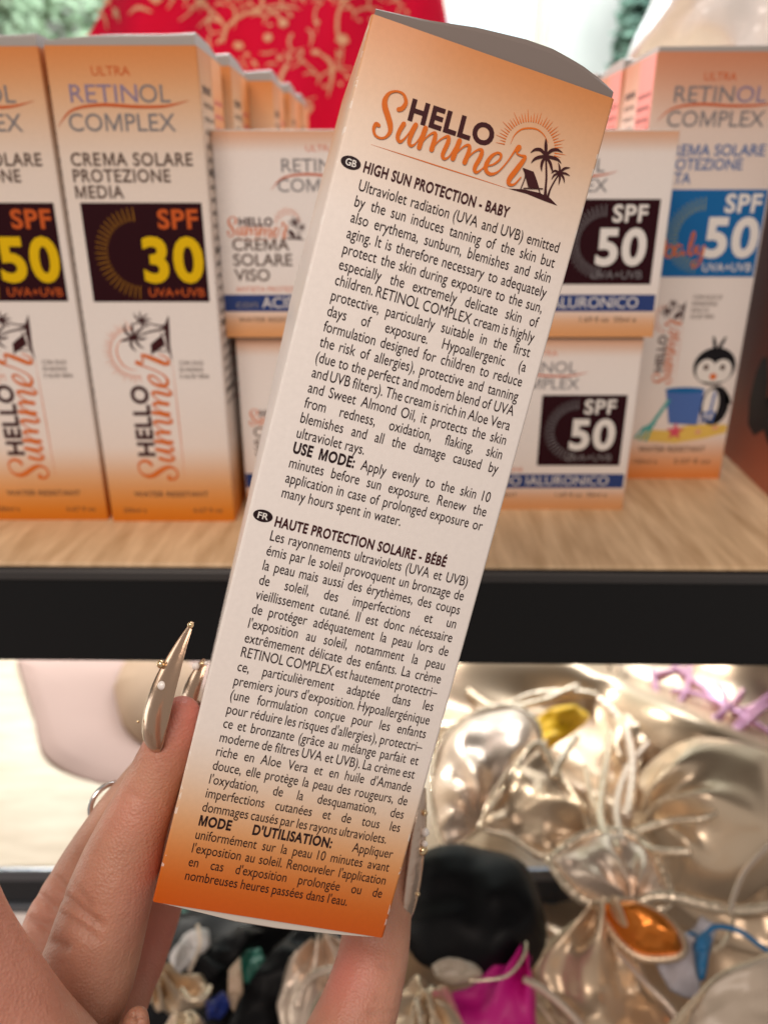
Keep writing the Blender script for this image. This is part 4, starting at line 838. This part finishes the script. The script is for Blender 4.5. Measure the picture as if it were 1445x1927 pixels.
item('bikini_bottom', 'bronze gold swim bottom folded to a point below the orange cup', 'swimwear', [(980, 1840), (1056, 1762), (1130, 1716), (1184, 1756), (1212, 1850), (1290, 1940), (1260, 1990), (1100, 1990), (1040, 1925)], 0.372, 0.008, 0.022, 'gold_b', 'cloth', 'gold', [([(985, 1842, .352), (1030, 1868, .350), (1090, 1925, .350), (1120, 1980, .35)], 10, 'gold_p'), ([(1160, 1790, .352), (1215, 1850, .35), (1270, 1910, .352), (1285, 1970, .356)], 8, 'gold_p')], k=6, nz=0.9, pinch=(1130, 1716), seed=13, pr=0.0018)
item('orange_cup', 'small glossy orange and yellow swim cup', 'swimwear', [(1120, 1704), (1180, 1700), (1240, 1724), (1282, 1768), (1276, 1800), (1210, 1804), (1160, 1770)], 0.352, 0.014, 0.004, 'gold_o', 'cup', 'gold_b', k=4, seed=3)
item('lilac_top', 'white lilac satin top next to the blue tie', 'swimwear', [(1226, 1800), (1282, 1770), (1318, 1722), (1352, 1742), (1330, 1800), (1312, 1876), (1262, 1858)], 0.368, 0.008, 0.012, 'lilac', 'cloth', k=5, sharp=True, seed=4)
item('blue_tie', 'knotted blue swimwear tie at the right of the heap', 'swimwear', [(1302, 1775), (1322, 1752), (1340, 1762), (1334, 1800), (1326, 1840), (1312, 1836)], 0.348, 0.006, 0.004, 'bluef', 'knot', None, [([(1326, 1762, .346), (1345, 1744, .344), (1390, 1752, .346), (1430, 1780, .350), (1480, 1815, .352)], 7, 'bluef'), ([(1322, 1770, .347), (1300, 1756, .352), (1276, 1764, .356)], 5, 'bluef')], k=4, seed=5, NR=14, NS=60)
item('mesh_cup', 'pale beige cup filling the lower right corner', 'swimwear', [(1284, 1930), (1330, 1862), (1400, 1822), (1490, 1806), (1490, 1990), (1270, 1990)], 0.345, 0.012, 0.006, 'beige', 'cup', 'gold', k=5, seed=6, pr=0.0016)
item('gold_knot', 'gold knotted loop to the right of the thumb at the bottom edge', 'swimwear', [(742, 1880), (782, 1842), (842, 1868), (872, 1920), (884, 1985), (738, 1985)], 0.345, 0.008, 0.014, 'gold', 'cloth', None, [([(770, 1960, .325), (782, 1890, .322), (800, 1868, .322), (812, 1900, .322), (816, 1960, .325)], 9, 'gold'), ([(782, 1880, .318), (790, 1905, .317), (792, 1950, .318)], 6, 'gold_w')], k=5, pinch=(800, 1930), seed=7)
PS = [[(1250, 1392, .38), (1310, 1372, .376), (1370, 1330, .376), (1420, 1270, .385)], [(1225, 1270, .395), (1300, 1262, .39), (1360, 1300, .383), (1352, 1352, .378), (1290, 1372, .378), (1240, 1340, .385)], [(1300, 1240, .39), (1290, 1300, .385), (1262, 1350, .382), (1252, 1395, .38)], [(1380, 1240, .39), (1430, 1290, .383), (1480, 1310, .38)], [(1330, 1400, .378), (1390, 1372, .376), (1440, 1330, .376), (1490, 1320, .38)], [(1226, 1245, .40), (1234, 1300, .392), (1236, 1350, .388), (1252, 1392, .385)], [(1250, 1240, .395), (1310, 1285, .385), (1390, 1338, .382), (1480, 1290, .385)], [(1232, 1330, .388), (1290, 1352, .382), (1355, 1386, .38), (1410, 1340, .38), (1480, 1280, .38)], [(1262, 1300, .386), (1320, 1310, .382), (1400, 1350, .380), (1480, 1400, .382)], [(1240, 1250, .395), (1320, 1246, .39), (1400, 1252, .39)]]
t = thing('strappy_top', 'tangle of iridescent pink straps under the shelf at the right', 'swimwear', (0, 0, 0), 0, G)
for c in PS: strap('strap', c, 5.5, M['pinkstrap'], t, 0.05)
for lab, cs, mm, rp in (('thin gold chain strap hanging from the glittering top', [[(880, 1300, .395), (930, 1330, .388), (1010, 1322, .386), (1090, 1290, .388), (1170, 1278, .395)], [(840, 1290, .40), (900, 1270, .395), (1000, 1276, .395), (1080, 1262, .40)]], 'gold_w', 6),
  ('pair of crossing pale gold straps right of the yellow top', [[(1110, 1300, .395), (1170, 1360, .385), (1190, 1440, .372), (1180, 1540, .36)], [(1220, 1400, .38), (1180, 1450, .372), (1160, 1520, .362), (1172, 1590, .354)]], 'gold_p', 7),
  ('beaded gold cord at the lower right above the beige cup', [[(1240, 1960, .338), (1300, 1890, .338), (1370, 1828, .34), (1470, 1800, .345)]], 'gold', 6)):
    t = thing('bikini', lab, 'swimwear', (0, 0, 0), 0, G)
    for c in cs: strap('strap', c, rp, M[mm], t, 0.14, 22)
# left bottom corner, behind the hand
item('dark_wrap', 'dark cloth filling the bottom of the heap behind the hand', 'swimwear', [(300, 1720), (520, 1700), (700, 1740), (720, 1860), (720, 1990), (280, 1990), (270, 1850)], 0.43, 0.002, 0.016, 'blk', 'cloth', k=4, seed=14)
item('black_strap', 'broad black strap running down between fingers and thumb', 'swimwear', [(560, 1742), (600, 1760), (560, 1850), (520, 1930), (490, 1990), (400, 1990), (450, 1880), (500, 1800)], 0.40, 0.002, 0.008, 'blk', 'strap', k=3, sharp=True, seed=15)
item('black_strap', 'short black strap slanting up beside the white tie', 'swimwear', [(344, 1840), (400, 1768), (450, 1740), (500, 1750), (452, 1800), (410, 1850), (370, 1862)], 0.395, 0.002, 0.007, 'blk', 'strap', k=3, sharp=True, seed=16)
item('green_top', 'dark green swim cloth between the two black straps', 'swimwear', [(452, 1790), (490, 1780), (506, 1820), (480, 1850), (450, 1840)], 0.405, 0.001, 0.005, 'green', 'cloth', k=3, sharp=True, seed=17, NR=12, NS=50)
item('green_top', 'green swim cloth just under the left bottom corner of the held box', 'swimwear', [(330, 1710), (410, 1715), (420, 1748), (360, 1756), (336, 1746)], 0.42, 0.004, 0.004, 'green', 'cloth', k=3, sharp=True, seed=18, NR=12, NS=50)
item('white_tie', 'white satin tie beside the red finger behind the box', 'swimwear', [(318, 1800), (346, 1752), (392, 1740), (396, 1778), (364, 1816), (330, 1840)], 0.388, 0.003, 0.012, 'whitef', 'cloth', None, [([(372, 1740, .375), (376, 1780, .372), (356, 1830, .37)], 5, 'gold_p')], k=5, pinch=(330, 1840), sharp=True, seed=19, NR=16, NS=70)
item('gold_knot', 'crumpled gold knot below the white satin tie', 'swimwear', [(268, 1862), (310, 1826), (380, 1836), (396, 1866), (370, 1900), (300, 1908)], 0.375, 0.004, 0.020, 'gold', 'cloth', None, [([(340, 1860, .36), (360, 1882, .358), (385, 1876, .358), (396, 1856, .36)], 7, 'gold_w')], k=6, pinch=(300, 1870), seed=20)
item('gold_knot', 'gold crumpled cloth on the bottom edge below the fingers', 'swimwear', [(300, 1940), (340, 1902), (378, 1912), (392, 1950), (380, 1990), (290, 1990)], 0.36, 0.004, 0.016, 'gold', 'cloth', k=5, pinch=(340, 1990), seed=21)
item('navy_top', 'scrap of royal blue swim cloth at the bottom', 'swimwear', [(386, 1884), (424, 1866), (434, 1890), (414, 1914), (390, 1916)], 0.37, 0.001, 0.005, 'navyf', 'cloth', k=3, sharp=True, seed=22, NR=12, NS=50)
item('tan_strap', 'tan strap standing beside the royal blue scrap', 'swimwear', [(430, 1822), (452, 1796), (458, 1860), (440, 1900), (428, 1880)], 0.372, 0.001, 0.004, 'peach', 'strap', k=3, sharp=True, seed=23, NR=12, NS=50)
item('rose_top', 'rose gold ruffled top left of the thumb', 'swimwear', [(545, 1800), (600, 1765), (660, 1780), (680, 1880), (650, 1990), (540, 1990), (520, 1890)], 0.385, 0.008, 0.014, 'gold_p', 'cloth', None, [([(560, 1900, .365), (580, 1845, .36), (625, 1825, .36), (660, 1840, .362)], 12, 'gold_p'), ([(575, 1990, .362), (590, 1900, .36), (620, 1860, .36)], 8, 'gold_w')], k=7, pinch=(600, 1765), sharp=True, seed=24)
# shadow sheet and hat on the lower shelf at the left
item('shadow_sheet', 'mauve sheet standing in for a shadow on the sunlit lower shelf', 'shadow', [(30, 1236), (200, 1225), (390, 1236), (392, 1440), (310, 1482), (180, 1470), (88, 1424), (62, 1340)], 0.4165, 0.0015, 0.003, 'mauve', 'fabric', k=4, nz=0.6, seed=25, mix=0.97)  # flat mauve sheet added in place of a shadow on the board
item('sun_hat', 'tan hat crown resting on the mauve shadow sheet', 'hat', [(214, 1290), (250, 1225), (330, 1225), (380, 1290), (350, 1380), (280, 1398), (232, 1360)], 0.408, 0.020, 0.001, 'tan', 'crown', k=3, seed=26, mix=0.9)
# pale plastic bag at the upper right, built as satin cloth
t = thing('plastic_bag', 'glossy pale pink plastic bag behind the blue panelled box', 'bag')
def upright_sheet(parent, poly, Y, bulge, fold, m, seed):
    global PZ
    keep = PZ; PZ = lambda a, b, z: PY(a, b, Y)
    o, b_, n_ = cloth('fabric', poly, 0, bulge, fold, m, parent, k=6, nz=0.9, seed=seed, mix=0.05); PZ = keep; return o
upright_sheet(t, [(1176, 120), (1196, 60), (1222, 0), (1240, -70), (1500, -90), (1560, 60), (1500, 160), (1300, 150)], 0.62, 0.03, 0.03, M['satin'], 31)
